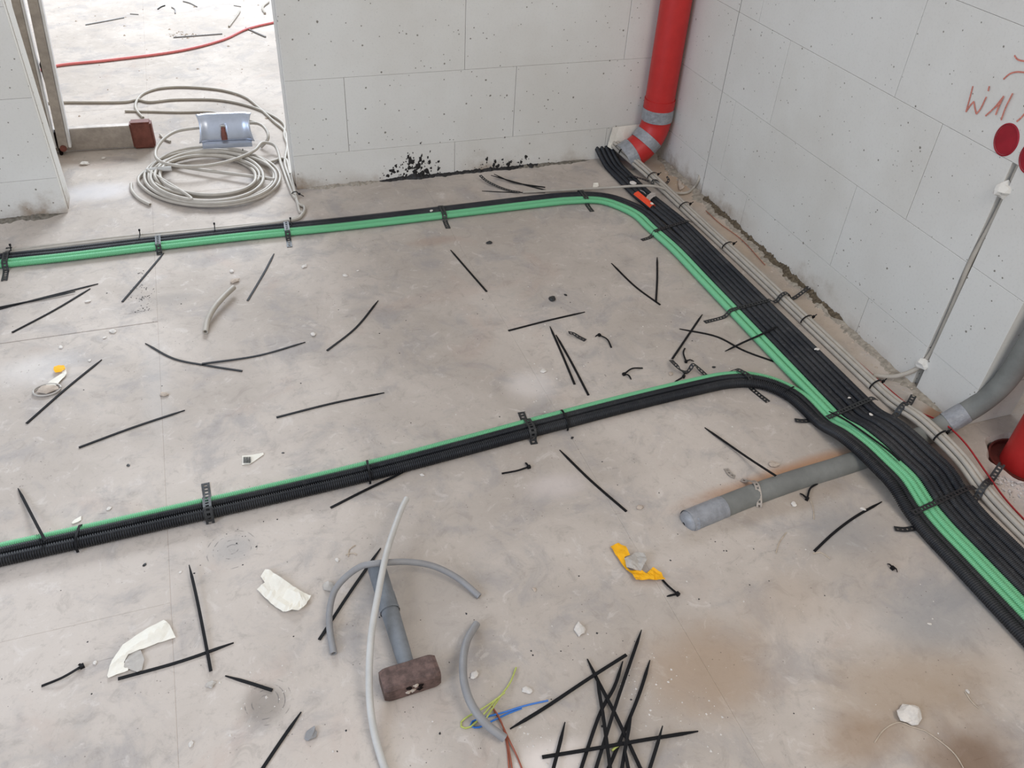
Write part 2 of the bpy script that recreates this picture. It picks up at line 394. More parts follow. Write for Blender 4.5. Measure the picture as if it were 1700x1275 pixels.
# ================================================================ STRUCTURE
H1 = .1197; HC = .25; TOP = 2.62
SX1, SX2 = -1.842, -.944     # two long seams
floor = tag(mk('floor', *box_data(-6, 1.6, -5, 6, -.25, -.20), 'mortar'), kind='structure')
def panel(x0, x1, y0, y1, gx0=.00005, gx1=.00005, gy0=.0001, gy1=.0001, dz=0):
    b = .0010; t = dz
    x0 += gx0; x1 -= gx1; y0 += gy0; y1 -= gy1
    o = [(x0, y0), (x1, y0), (x1, y1), (x0, y1)]; i_ = [(x0+b, y0+b), (x1-b, y0+b), (x1-b, y1-b), (x0+b, y1-b)]
    V = [(x, y, -.2) for x, y in o]+[(x, y, t-b*.6) for x, y in o]+[(x, y, t) for x, y in i_]
    F = [(3, 2, 1, 0), (8, 9, 10, 11)]
    for s in range(4):
        n_ = (s+1) % 4; F += [(s, n_, 4+n_, 4+s), (4+s, 4+n_, 8+n_, 8+s)]
    return mk('floor_panel', V, F, 'floor', floor)
for (a, b, ys) in ((-6, SX1, [-5, -3.4, -1.634, -.690, .86, 2.5, 6]), (SX1, SX2, [-5, -2.95, 0.06, 2.5, 6]), (SX2, -.10, [-5, 0.06, 2.5, 6])):
    for y0, y1 in zip(ys[:-1], ys[1:]): panel(a, b, y0, y1, gy0=.0012 if y0 == -.690 else .0001, gy1=.0012 if y1 == -.690 else .0001)
# last bay, with the hole of the red riser
HX, HY, HR = .075, -1.79, .078
e = 0
for (y0, y1) in ((-5, -1.95), (-1.63, .06), (.06, 2.5), (2.5, 6)): panel(-.10, 1.6, y0, y1, -.0006, 0, e, e)
panel(.25, 1.6, -1.95, -1.63, -.0005, 0, -.0006, -.0006)
n_ = 48; V = []; F = []
for k in range(n_):
    a = 2*PI*k/n_; c, s = math.cos(a), math.sin(a)
    tt = min(((.25-HX) if c > 0 else (-.1-HX))/c if abs(c) > 1e-6 else 9, ((-1.63-HY) if s > 0 else (-1.95-HY))/s if abs(s) > 1e-6 else 9)
    rr = HR*(1+.05*noise.noise(Vector((c*2, s*2, 0))))+.004*math.sin(7*a)
    V += [(HX+c*tt, HY+s*tt, -.0002), (HX+c*rr*1.12, HY+s*rr*1.12, 0), (HX+c*rr, HY+s*rr, -.012), (HX+c*rr, HY+s*rr, -.2)]
for k in range(n_):
    n2 = (k+1) % n_
    for q_ in range(3): F.append((k*4+q_+1, k*4+q_, n2*4+q_, n2*4+q_+1))
mk('floor_panel', V, F, 'floor', floor)

def wall(name, core):
    return tag(mk(name, *box_data(*core), 'reveal'), kind='structure')
def blk(parent, axis, face, a0, a1, z0, z1, g=.0006, depth=.03, back=None):
    """one block: axis 'y' = wall in plane y=face facing -y ; 'x' = plane x=face facing -x; bevelled front"""
    j = random.uniform(-.0004, .0004); b = .0007; a0 += g; a1 -= g; z0 += g*.6; z1 -= g*.6
    if a1-a0 < .012: return
    f = face+j; k = face+depth
    loops = [((a0, z0), (a1, z0), (a1, z1), (a0, z1))]
    V = []
    for (a, z) in loops[0]: V.append((a, k, z))
    for (a, z) in loops[0]: V.append((a, f+b, z))
    for (a, z) in ((a0+b, z0+b), (a1-b, z0+b), (a1-b, z1-b), (a0+b, z1-b)): V.append((a, f, z))
    F = [(0, 1, 2, 3), (11, 10, 9, 8)]
    for s in range(4):
        n_ = (s+1) % 4; F += [(n_, s, 4+s, 4+n_), (4+n_, 4+s, 8+s, 8+n_)]
    if axis == 'x': V = [(y, x, z) for x, y, z in V]; F = [tuple(reversed(q_)) for q_ in F]
    mk('wall_block', V, [tuple(reversed(q_)) for q_ in F], 'block', parent)
def rows():
    z = [0, H1]
    while z[-1] < TOP-.01: z.append(min(TOP, z[-1]+HC))
    return list(zip(z[:-1], z[1:]))
def course(parent, axis, face, lo, hi, off, step, z0, z1, **k):
    """joints at off + n*step"""
    n0 = math.floor((lo-off)/step); cuts = [lo]
    x = off+(n0+1)*step
    while x < hi-1e-4:
        if x > lo+.02 and x < hi-.02: cuts.append(x)
        x += step
    cuts.append(hi)
    for a, b in zip(cuts[:-1], cuts[1:]): blk(parent, axis, face, a, b, z0, z1, **k)
XL, XR = -2.0931, -1.3763      # door opening
TH = .115
# back wall, right of the opening
wb = wall('wall_back', (XR+.004, .2, .005, TH-.004, -.05, TOP))
offs = {0: -.815, 1: -1.189, 2: -.7834}
for i, (z0, z1) in enumerate(rows()):
    o_ = offs.get(i, -1.189+(.35 if i % 2 == 0 else .02)*1.0)
    course(wb, 'y', 0, XR, 0.0, o_, .591, z0, z1)
# jamb lining of the opening (right side)
for (z0, z1) in rows():
    v, f = box_data(XR-.001, XR+.028, .0005+.03, TH, z0+.0007, z1-.0007); mk('wall_block', v, f, 'block', wb)
course_back = [(z0, z1) for z0, z1 in rows()]
wl = wall('wall_left', (-4.8, XL-.004, .005, TH-.004, -.05, TOP))
for i, (z0, z1) in enumerate(rows()):
    course(wl, 'y', 0, -4.8, XL, -2.62+(.3 if i % 2 else 0), .591, z0, z1)
for (z0, z1) in rows():
    v, f = box_data(XL-.028, XL+.001, .0305, TH, z0+.0007, z1-.0007); mk('wall_block', v, f, 'block', wl)
# right wall: short pier, long run, groove, end
wr = wall('wall_right', (.0305, .17, -1.60, .1, -.05, TOP))
JY = -.3557; GY0, GY1 = -1.497, -1.481; EY = -1.655
ro = {0: -.6197, 1: -.4436, 2: -.64, 3: -.4677}
for i, (z0, z1) in enumerate(rows()):
    blk(wr, 'x', 0, JY+.0018, 0, z0, z1)
    o_ = ro.get(i, -.47-(.2 if i % 2 else 0))
    course(wr, 'x', 0, GY1 if i < 3 else EY, JY-.0018, o_, .625, z0, z1)
    if i < 3: blk(wr, 'x', 0, EY, GY0, z0, z1)
    v, f = box_data(.03, .17, EY+.001, EY+.04, z0+.001, z1-.001); mk('wall_block', v, f, 'block', wr)
# shaft behind the riser and the wall beyond it
wsf = wall('wall_shaft', (.318, .45, -2.6, -1.55, -.05, TOP))
for i, (z0, z1) in enumerate(rows()): course(wsf, 'x', .31, -2.6, -1.632, -2.0+(.3 if i % 2 else 0), .625, z0, z1)
wn = wall('wall_right_near', (.007, .17, -4.2, -2.55, -.05, TOP))
for i, (z0, z1) in enumerate(rows()): course(wn, 'x', 0, -4.2, -2.5, -3.2+(.3 if i % 2 else 0), .625, z0, z1)

# vertical slit in the wall and its cable
mk('wall_slit', *box_data(.022, .0304, GY0-.002, GY1+.002, 0, .62), 'mortar', wr)
mk('wide_joint', *box_data(.006, .0304, JY-.003, JY+.003, 0, TOP), 'mortar', wr)
cpts = [(.014, -1.489, .63), (.012, -1.490, .5), (.002, -1.488, .37), (.006, -1.489, .30), (.010, -1.489, .2), (.008, -1.488, .1), (-.008, -1.482, .055), (-.045, -1.46, .02), (-.085, -1.43, .008)]
tag(tube('grey_cable', cpts, .0062, 'cable', sides=10, step=.01), 'light grey cable coming down the vertical slit in the right wall', 'cable')
stone('plaster_dab', (.001, -1.488, .06), .016, .9, 'block', 3, wr)
stone('plaster_dab', (.003, -1.488, .54), .018, 1.0, 'block', 5, wr)

# mortar and dirt along the foot of the walls
def foot_strip(name, along, lo, hi, width, height, mat, seed, parent):
    n_ = int((hi-lo)/.006); V = []; F = []
    for i in range(n_+1):
        a = lo+(hi-lo)*i/n_; env = min(1, i/8, (n_-i)/8)
        w_ = width*(.35+.9*abs(noise.noise(Vector((a*9, seed, 0))))+.7*abs(noise.noise(Vector((a*45, seed, 2)))))*env+.001
        h_ = height*(.3+1.2*abs(noise.noise(Vector((a*14, seed, 5))))+.8*abs(noise.noise(Vector((a*70, seed, 9)))))*env+.0005
        prof = [(.008, h_*.9), (-.0015, h_), (-w_*.35, h_*.75), (-w_*.7, h_*.5*(1+.6*noise.noise(Vector((a*90, seed, 1))))), (-w_, 0), (-w_, -.004)]
        for d, z in prof: V.append((a, d, z) if along == 'x' else (d, a, z))
    k = 6
    for i in range(n_):
        for q_ in range(k-1):
            f = (i*k+q_, i*k+q_+1, i*k+k+q_+1, i*k+k+q_); F.append(f if along == 'x' else tuple(reversed(f)))
    return mk(name, V, F, mat, parent)
foot_strip('mortar_bed', 'x', XR+.02, -1.08, .022, .008, 'reveal', 1, wb)
foot_strip('tar_seam', 'x', -1.10, -.45, .02, .014, 'tar', 2, wb)
foot_strip('mortar_bed', 'x', -.62, -.28, .02, .007, 'mortar', 4, wb)
foot_strip('mortar_bed', 'x', -3.5, XL-.01, .03, .008, 'mortar', 5, wl)
foot_strip('mortar_bed', 'y', -1.2, -.36, .026, .018, 'dirt', 6, wr)
foot_strip('mortar_bed', 'y', -1.6, -.02, .045, .007, 'reveal', 7, wr)
# tar splashes on the foot of the back wall
V = []; F = []
def splat(x, z, r, sd):
    n_ = 9; b = len(V); V.append((x, -.0018, z))
    for k in range(n_):
        a = 2*PI*k/n_; rr = r*(.55+.8*abs(noise.noise(Vector((math.cos(a)*1.7+sd, math.sin(a)*1.7, sd*.7)))*2))
        V.append((x+rr*math.cos(a)*.8, -.0009, max(.001, z+rr*math.sin(a))))
    for k in range(n_): F.append((b, b+1+k, b+1+(k+1) % n_))
for i in range(150):
    cx, cz, sx, sz = random.choice([(-.965, .05, .035, .03), (-.955, .03, .045, .02), (-1.0, .025, .07, .015), (-.62, .02, .06, .01)])
    splat(random.gauss(cx, sx), abs(random.gauss(cz, sz)), random.choice([.002, .003, .003, .005, .008]), i)
for (px, py, r) in ((681, 268, .014), (695, 275, .012), (703, 268, .008), (657, 275, .008), (700, 290, .02), (690, 292, .016), (708, 284, .012)):
    p = WY(px, py); splat(p.x, p.z, r, px)
tag(mk('tar_splashes', V, [tuple(reversed(f)) for f in F], 'tar', wb), kind='stuff')

# junction boxes in the right wall
def junction_box(px, py, label):
    p = WX(px, py); e_ = empty('junction_box', label, 'junction box', loc=(0, p.y, p.z))
    th = np.linspace(0, 2*PI, 36, endpoint=False); V = []; F = []
    for r, x in ((.034, .02), (.0345, -.0015), (.032, -.0025), (.0312, -.0012)): V += [(x, r*math.cos(t)*(.9), r*math.sin(t)*1.03) for t in th]
    for k in range(3): F += [(k*36+i, k*36+(i+1) % 36, k*36+36+(i+1) % 36, k*36+36+i) for i in range(36)]
    mk('rim', V, F, 'red_dark', e_)
    mk('lid', [(-.0006, .031*math.cos(t)*.9, .031*math.sin(t)*1.03) for t in th]+[(-.0016, 0, 0)], [(i, (i+1) % 36, 36) for i in range(36)], 'red_dark', e_)
    return e_
junction_box(1671, 232, 'dark red round junction box under the red crayon writing')
junction_box(1714, 262, 'dark red round junction box cut by the right picture edge')
p = WX(1690, 272)
s_ = stone('plaster_patch', (0, 0, 0), .022, .5, 'block', 8, wr); s_.rotation_euler = (0, PI/2, 0); s_.location = (.010, p.y, p.z)

# red crayon marks on the wall
def crayon(strokes, label):
    parts = []
    for n_, s in enumerate(strokes):
        P = catmull([WX(x, y)+Vector((-.0012-.0004*n_, 0, 0)) for x, y in s], .004)
        parts.append(ribbon_data(P, .0034, .0004, up=(1, 0, 0)))
    v, f = join(parts); return tag(mk('crayon_writing', v, f, 'pencil'), label, 'writing')
z_ = lambda x, y: (1300+x/4.25, 50+y/4.25)
W_ = [[z_(1342, 395), z_(1320, 480), z_(1293, 577)], [z_(1293, 577), z_(1325, 530), z_(1350, 503)], [z_(1350, 503), z_(1358, 550), z_(1368, 592)], [z_(1368, 592), z_(1395, 560), z_(1440, 470)],
      [z_(1462, 395), z_(1453, 430)], [z_(1435, 605), z_(1500, 545), z_(1565, 465)], [z_(1565, 465), z_(1530, 540), z_(1508, 598)], [z_(1630, 445), z_(1580, 545), z_(1547, 635)], [z_(1505, 545), z_(1545, 515)]]
crayon(W_, 'W.11 written in red crayon on the right wall above the junction boxes')
crayon([[z_(1557, 347), z_(1600, 310), z_(1650, 295), z_(1720, 300)]], 'curved red crayon stroke over the W.11 writing')
crayon([[z_(1635, 178), z_(1655, 205), z_(1700, 218), z_(1730, 215)]], 'topmost short red crayon stroke near the right picture edge')
crayon([[z_(1650, 645), z_(1680, 620), z_(1710, 585)]], 'red crayon tail just above the dark red junction boxes')

# ================================================================ CONDUITS
def bump(y, h=.027):
    def ss(a, b, v): t = max(0, min(1, (v-a)/(b-a))); return t*t*(3-2*t)
    return h*ss(-1.54, -1.66, y)*(1-ss(-1.79, -1.90, y)) if True else 0
R1 = .0089; SPC = .0186
YEND = -2.95
run_pts = [G(x, y, .003) for x, y in ((14, 444), (100, 435), (250, 417), (400, 400), (559, 384), (700, 368), (773, 359), (900, 344), (950, 339))]
x_g = -.301
ref = [Vector((-3.3, run_pts[0].y+.01, 0))]+[Vector((p.x, p.y+.004, 0)) for p in run_pts]
corner = [(.0, 0)]
for (x, y, ox, oy) in ((997, 339.5, .002, .006), (1028, 350, .005, .006), (1052, 363, .007, .004), (1072, 382, .007, .001)):
    p = G(x, y, .003); ref.append(Vector((p.x+ox, p.y+oy, 0)))
ref += [Vector((x_g, -.70, 0))]
def straight_tail(x, ys=(-.9, -1.2, -1.4)): return [Vector((x, y, 0)) for y in ys]
refD = catmull(ref+straight_tail(x_g), .03)
def offset_path(P, d):
    T = np.gradient(P, axis=0); T /= np.linalg.norm(T, axis=1)[:, None]; Nn = np.stack([-T[:, 1], T[:, 0], 0*T[:, 0]], 1)
    return P+Nn*d
def tail(xs, z=0):
    """x at y=-1.4(before), -1.62, -1.75, -1.9, -2.1, -2.95"""
    out = []
    for y in (-1.5, -1.56, -1.62, -1.68, -1.74, -1.80, -1.86, -1.92, -2.0, -2.2, -2.5, YEND):
        x = np.interp(-y, [1.4, 1.6, 1.9, 2.0, 3], [xs[0], xs[0], xs[1], xs[1], xs[1]])
        out.append((x, y, z+bump(y)))
    return out
right_x = [-.301, -.2825, -.2640, -.2455, -.2270, -.2085, -.1900, -.1715]
low_x = [-.2840, -.2685, -.2515, -.2352, -.2189, -.2026, -.1863, -.1700]
lowz = [.004, 0, .003, 0, .003, 0, .003, 0]
names = {0: 'inner green corrugated conduit curving from the far run, next to the bare floor', 1: 'second green corrugated conduit curving from the far run, against the black ones',
         2: 'black corrugated conduit curving from the far run, right beside the green ones', 3: 'outermost black corrugated conduit curving from the far run into the wide bundle'}
for k in range(4):
    P = offset_path(refD, k*SPC)
    jit = .0012
    P = [(p[0], p[1], R1+.0003+jit*(noise.noise(Vector((p[0]*3, p[1]*3, k*7)))+.5)) for p in P]
    P = P[:-2]+tail((right_x[k], low_x[k]), R1+.0005+lowz[k])
    o = corrugated('corrugated_conduit', P, R1, 'green_conduit' if k < 2 else 'black_conduit_dusty')
    tag(o, names[k], 'conduit', 'green conduits of the far run' if k < 2 else 'black conduits of the far run')
ordn = ['leftmost of the four straight black conduits starting under the red pipe', 'second from the left of the four straight black conduits starting under the red pipe',
        'third from the left of the four straight black conduits starting under the red pipe', 'black corrugated conduit closest to the grey cables in the wide bundle']
for k in range(4):
    xs = -.2535+k*.0188; x5 = right_x[4+k]
    P = [(xs-.003, .03, .05), (xs-.002, -.0, .042), (xs-.001, -.04, .026), (xs, -.09, .012), (xs+.001, -.2, R1+.001), (xs+.003, -.34, R1+.001)]
    P += [((xs+x5)/2+.002, -.45, R1+.001), (x5, -.56, R1+.0008), (x5, -.8, R1+.0008+.0006*(k % 2)), (x5, -1.1, R1+.0008), (x5, -1.4, R1+.0008)]+tail((x5, low_x[4+k]), R1+.0005+lowz[4+k])
    tag(corrugated('corrugated_conduit', P, R1, 'black_conduit_dusty'), ordn[k], 'conduit', 'straight black conduits under the red pipe')
# front run: big black, thin black, green
RB = .0125
fp = [(-3.2, -1.475), (-2.144, -1.451), (-1.8, -1.441), (-1.445, -1.427), (-1.2, -1.408), (-1.01, -1.391), (-.75, -1.371), (-.56, -1.361), (-.49, -1.360), (-.435, -1.370), (-.392, -1.397), (-.362, -1.445), (-.350, -1.51)]
refF = catmull([(x, y, 0) for x, y in fp], .03)
def front(d, r, z0, xs, zt, mat, label, group, pitch, zprof=None):
    P = offset_path(refF, d); n_ = len(P); Q = []
    for i, p in enumerate(P):
        z = z0+(zprof(p[0]) if zprof else 0)
        if i > n_-3: z = z0+(zt-z0)*.5
        Q.append((p[0], p[1], z))
    Q = Q[:-1]
    for y in (-1.56, -1.62, -1.68, -1.74, -1.80, -1.86, -1.92, -2.0, -2.2, -2.5, YEND):
        x = np.interp(-y, [1.5, 1.6, 1.72, 1.9, 2.0, 3], [xs[0], xs[1], xs[2], xs[3], xs[3], xs[3]]); Q.append((x, y, zt+bump(y)))
    o = corrugated('corrugated_conduit', Q, r, mat, pitch=pitch, sides=12, depth=.27); tag(o, label, 'conduit', group)
front(0, RB, RB+.0005, (-.350, -.3485, -.3395, -.3365), RB+.0005, 'black_conduit', 'thick black ribbed conduit at the front edge of the near run', 'near run conduits', .0046)
front(.0220, R1, R1+.006, (-.331, -.330, -.320, -.3155), R1+.003, 'black_conduit', 'thin black ribbed conduit between the thick one and the green one of the near run', 'near run conduits', .004)
front(.0395, R1, R1+.001, (-.316, -.314, -.304, -.2995), R1+.002, 'green_conduit', 'single green corrugated conduit along the back of the near run', 'near run conduits', .004)

# ================================================================ GREY CABLES BESIDE THE BUNDLE
RC = .0062
def side_cable(dx, z, label, group='grey cables along the wide black bundle'):
    P = []
    for (y, b, zz) in ((.03, -.088, .058), (-.03, -.072, .046), (-.1, -.050, .030), (-.2, -.028, .016), (-.32, -.013, .004), (-.6, -.006, 0), (-.9, -.001, 0), (-1.1, 0, 0), (-1.3, .001, 0), (-1.45, .002, 0), (-1.54, .002, .003),
                       (-1.62, .001, .020), (-1.70, -.003, .026), (-1.78, -.005, .023), (-1.86, -.007, .006), (-1.95, -.009, 0), (-2.2, -.012, 0), (YEND, -.015, 0)):
        P.append((-.1245+b+dx+.0015*noise.noise(Vector((y*4, dx*90, 0))), y, z+zz))
    return tag(tube('grey_cable', P, RC, 'cable', sides=10, step=.012), label, 'cable', group)
side_cable(0, RC, 'lowest left light grey cable, next to the wide black bundle')
side_cable(.0127, RC, 'middle light grey cable on the floor under the cable pair beside the bundle')
side_cable(.0254, RC, 'light grey cable on the wall side of the cable strand beside the bundle')
side_cable(.0064, RC+.0108, 'upper left light grey cable riding on the strand beside the bundle')
side_cable(.0190, RC+.0108, 'upper right light grey cable riding on the strand beside the bundle')
rw = [(-.082, -1.30, .002), (-.080, -1.4, .003), (-.083, -1.48, .008), (-.076, -1.58, .012), (-.068, -1.66, .034), (-.070, -1.73, .036), (-.078, -1.82, .02), (-.088, -1.9, .010), (-.092, -2.1, .006), (-.1, -2.9, .004)]
tag(tube('red_wire', rw, .0022, 'red_wire', sides=6), 'thin red wire running along the wall side of the grey cables', 'wire')
tw = [G(x, y, .004) for x, y in ((1172, 350), (1195, 371), (1230, 397), (1270, 440))]
tag(tube('thin_wire', tw, .0013, 'wire_brown', sides=6), 'thin dark brown wire on the wall side of the grey cables near the corner', 'wire')

# cable crossing the bundle near the corner
cx = [G(868, 319, .006), G(930, 316, .008), G(985, 313, .01), G(1020, 311, .020), G(1050, 309, .032), G(1085, 309, .036), G(1105, 314, .02), G(1120, 320, .008), G(1140, 320, .006), G(1152, 311, .008), WX(1160, 298, -.004), WX(1162, 285, .012)]
tag(tube('grey_cable', cx, .0048, 'cable', sides=8), 'grey cable crossing over the black bundle to the wall corner', 'cable')

# ================================================================ FIXING BANDS
def cross_band(yl, yr, xl, xr, label, full=True, zl=0, endz=.004, cab=True, b=0):
    def y(x): return yl+(yr-yl)*(x-xl)/(xr-xl)
    pr = []
    if full: pr += [(xl, .0015), (-.328, .002), (-.318, .008), (-.311, .0185)]
    else: pr += [(xl, .021+b)]
    pr += [(x, .0212+b) for x in (-.29, -.26, -.23, -.2, -.178)]
    if cab: pr += [(-.163, .0195+b), (-.148, .009+b), (-.137, .010+b), (-.129, .024+b), (-.118, .0305+b), (-.104, .030+b), (-.094, .020+b), (-.086, .006+b), (-.072, .003), (xr, endz)]
    else: pr += [(-.166, .019+b), (xr, .010+b)]
    return band([(x, y(x), z) for x, z in pr], label, wid=.013)
cross_band(-.612, -.555, -.362, -.150, 'black perforated band over the wide bundle nearest the corner', cab=False)
cross_band(-1.083, -1.038, -.395, -.02, 'black perforated band across the bundle with its end sticking out toward the wall', endz=.03)
cross_band(-1.556, -1.520, -.328, -.150, 'black perforated band over green and black conduits just above the pipe bump', full=False, cab=False, b=.006)
cross_band(-1.880, -1.850, -.345, -.142, 'nearest black perforated band across the green and black conduits', full=False, cab=False, b=.013)
band([(-.150, -1.585, .006), (-.137, -1.582, .014), (-.130, -1.579, .026), (-.118, -1.575, .034), (-.104, -1.570, .033), (-.094, -1.565, .022), (-.086, -1.56, .012), (-.07, -1.552, .010), (-.045, -1.535, .016)], 'short black band over the grey cables beside the pipe bump', .015)
band([(-.160, -1.872, .010), (-.146, -1.868, .014), (-.140, -1.864, .028), (-.126, -1.858, .037), (-.108, -1.852, .036), (-.098, -1.848, .024), (-.088, -1.842, .012), (-.07, -1.832, .012), (-.03, -1.812, .030)], 'short black band over the grey cables by the red riser pipe', .015)
band([G(1033, 300, .0015), G(1036, 298, .006), G(1045, 292, .022), G(1062, 296, .024), G(1077, 301, .020)], 'black perforated band over the straight conduits below the elbow pipe', .012)
band([G(1083, 306, .016), G(1084, 299, .028), G(1092, 300, .034), G(1098, 306, .014), G(1104, 306, .006), G(1110, 299, .016), G(1107, 293, .026)], 'twisted black band around the grey cables near the wall corner', .010)
# bands over the far run
def far_band(x_top, y_top, x_bot, y_bot, label, tail_=.02, over=True):
    a, b = G(x_top, y_top, .012), G(x_bot, y_bot, .0015)
    c = G((x_top*2+x_bot)/3, (y_top*2+y_bot)/3, .021)
    d = (b-a); d.z = 0
    yb = np.interp(b.x, [p.x for p in ref[:-5]], [p.y for p in ref[:-5]])
    f0 = lambda off: a.x+(b.x-a.x)*((yb+off)-a.y)/(b.y-a.y)
    pts = [(a.x, a.y+.002, .006), (f0(3*SPC+.012), yb+3*SPC+.012, .011)]+[(f0(o_), yb+o_, .0205) for o_ in (3*SPC, 2*SPC, SPC, 0)]
    pts += [(f0(-.010), yb-.010, .014), (f0(-.015), yb-.015, .003), (b.x, b.y, .0015)]
    return band(pts, label, .016)
far_band(14, 408, 7, 466, 'leftmost black band over the far run, at the left picture edge')
far_band(262, 384, 265, 423, 'black band over the far run, second from the left edge')
far_band(474, 364, 481, 410, 'black band over the far run below the bent grey cables')
far_band(730, 341, 744, 379, 'black band over the far run, in the middle of the back wall')
far_band(962, 317, 983, 351, 'black band over the far run where it starts to curve')
# bands over the near run
def near_band(a, b, label, wid=.017):
    A, B = G(*a), G(*b); yb = np.interp((A.x+B.x)/2, refF[refF[:, 0] < -.5, 0], refF[refF[:, 0] < -.5, 1])
    xx = lambda y: A.x+(B.x-A.x)*(y-A.y)/(B.y-A.y)
    pr = [(A.y, .0015), (yb+.056, .002), (yb+.0505, .010), (yb+.040, .0205), (yb+.022, .0255), (yb+.010, .0285), (yb, .0295), (yb-.010, .0245), (yb-.0155, .013), (yb-.017, .003), (B.y, .0015)]
    if B.y > yb-.018: pr = pr[:-1]
    return band([(xx(y), y, z) for y, z in pr], label, wid)
near_band((341, 803), (350, 870), 'black perforated band over the near run at the left')
near_band((865, 685), (887, 738), 'black perforated band over the near run in its middle')
near_band((1214, 618), (1275, 668), 'black band crossing under and out of the near run before its bend', .014)
# loose band pieces
band([G(*q_) for q_ in ((1114, 598, .010), (1122, 606, .022), (1128, 612, .016), (1134, 617, .004), (1140, 618, .003), (1146, 612, .014), (1151, 605, .024), (1160, 612, .012), (1175, 626, .002))], 'zigzag bent piece of perforated band behind the near run', .012)
band([G(*q_) for q_ in ((944, 552, .012), (952, 554, .008), (962, 560, .003), (972, 565, .002))], 'small bent grey-black band piece lying among the loose ties', .012, mat='strap')
band([G(*q_) for q_ in ((797, 291, .02), (806, 299, .012), (825, 309, .006), (845, 316, .004), (863, 319, .008))], 'perforated black band leaning at the foot of the back wall', .012)
band([G(*q_) for q_ in ((1224, 757, .0015), (1218, 783, .004))][:0] or [(-.628, -1.66, .001), (-.622, -1.672, .006), (-.622, -1.690, .024), (-.624, -1.705, .0295), (-.628, -1.722, .024), (-.632, -1.738, .010), (-.635, -1.745, .001)], 'dusty band clamped over the taped grey pipe', .012, mat='alu')
band([G(*q_) for q_ in ((1205, 778, .001), (1213, 788, .003), (1220, 792, .001))], 'stub of dusty band on the floor behind the taped grey pipe', .011, mat='alu')
for (px, py, l) in ((1508, 880, 'black band end poking out under the thick conduit near the last band'), (1340, 700, 'black band end poking out left of the bundle beside the pipe')):
    p = G(px, py); band([(p.x-.03, p.y+.01, .004), (p.x-.01, p.y+.002, .003), (p.x+.015, p.y-.002, .004)], l, .013)

# ================================================================ CABLE TIES ON THE BUNDLES
def cable_clip_tie(y, label, lift=0, xo=0, size=1.0):
    bx = float(np.interp(-y, [.05, .1, .2, .32, .6, .9, 1.54, 1.62, 1.7, 1.78, 1.86, 2.2], [-.062, -.050, -.028, -.013, -.006, -.001, .002, .001, -.003, -.005, -.007, -.012]))
    bz = float(np.interp(-y, [.03, .1, .2, .32, .6, 1.5, 1.54, 1.62, 1.7, 1.78, 1.86, 1.95], [.040, .030, .016, .004, 0, 0, .003, .02, .025, .022, .006, 0]))
    e_ = empty('cable_tie', label, 'cable tie', 'cable ties around the grey cables')
    c = np.array([-.1118+bx, y, .0115+bz]); P = []
    for a in np.linspace(-.2*PI, 1.05*PI, 16):
        P.append(c+np.array([math.cos(a)*.0230, .004*math.cos(a), math.sin(a)*.0165 if math.sin(a) > 0 else math.sin(a)*.012]))
    v, f = ribbon_data(np.array(P), .0042, .0014, up=(0, 1, 0)) if False else ribbon_y(np.array(P), .0042, .0014)
    mk('strap', v, f, 'tie', e_)
    hp = c+np.array([.024, .004, .006]); v, f = head_data(hp, (1, .2, .25)); mk('head', v, f, 'tie', e_)
    v, f = tube_data(np.array([hp, hp+np.array([.012, .003, .004])]), .0015, 6); mk('tail', v, f, 'tie', e_)
def ribbon_y(P, wid, th):
    n_ = len(P); T = np.gradient(P, axis=0); T /= np.linalg.norm(T, axis=1)[:, None]; Sd = np.tile(np.array([0, 1., 0]), (n_, 1)); Nn = np.cross(Sd, T); V = []; F = []
    for i in range(n_):
        for a, b in ((-1, -1), (1, -1), (1, 1), (-1, 1)): V.append(P[i]+Sd[i]*wid/2*a+Nn[i]*th/2*b)
    for i in range(n_-1):
        for a in range(4): b = (a+1) % 4; F.append((i*4+a, i*4+b, i*4+4+b, i*4+4+a))
    F += [(3, 2, 1, 0), tuple((n_-1)*4+k for k in range(4))]
    return V, F
for y, l in ((-.06, 'black tie around the grey cables right under the elbow of the red pipe'), (-.235, 'black tie on the grey cables just before the twisted band'), (-.455, 'black tie on the grey cables after the crossing cable'),
             (-.735, 'black tie on the grey cables halfway between corner and long band'), (-1.165, 'black tie on the grey cables just past the long band'), (-1.47, 'black tie on the grey cables where the wall cable joins them'), (-1.70, 'black tie on the grey cables at the top of the pipe bump')):
    cable_clip_tie(y, l)
# upright tie ends behind the far run
for (px, py, l) in ((19, 409, 'leftmost black tie end standing up behind the far run'), (233, 384, 'black tie end standing up behind the far run, left of the second band'),
                    (357, 373, 'black tie end standing up behind the far run, between two bands'), (483, 364, 'black tie end standing up behind the far run by the bent cables')):
    p = G(px, py+9, .006); e_ = empty('cable_tie', l, 'cable tie', 'tie ends behind the far run')
    b0 = np.array([(p.x, p.y-.03, .0205), (p.x, p.y-.012, .017), (p.x, p.y, .010), (p.x+.001, p.y+.006, .022)])
    v, f = tube_data(b0, .0016, 6); mk('strap', v, f, 'tie', e_)
    v, f = head_data((p.x+.001, p.y+.007, .025), (0, .3, 1), .005); mk('head', v, f, 'tie', e_)
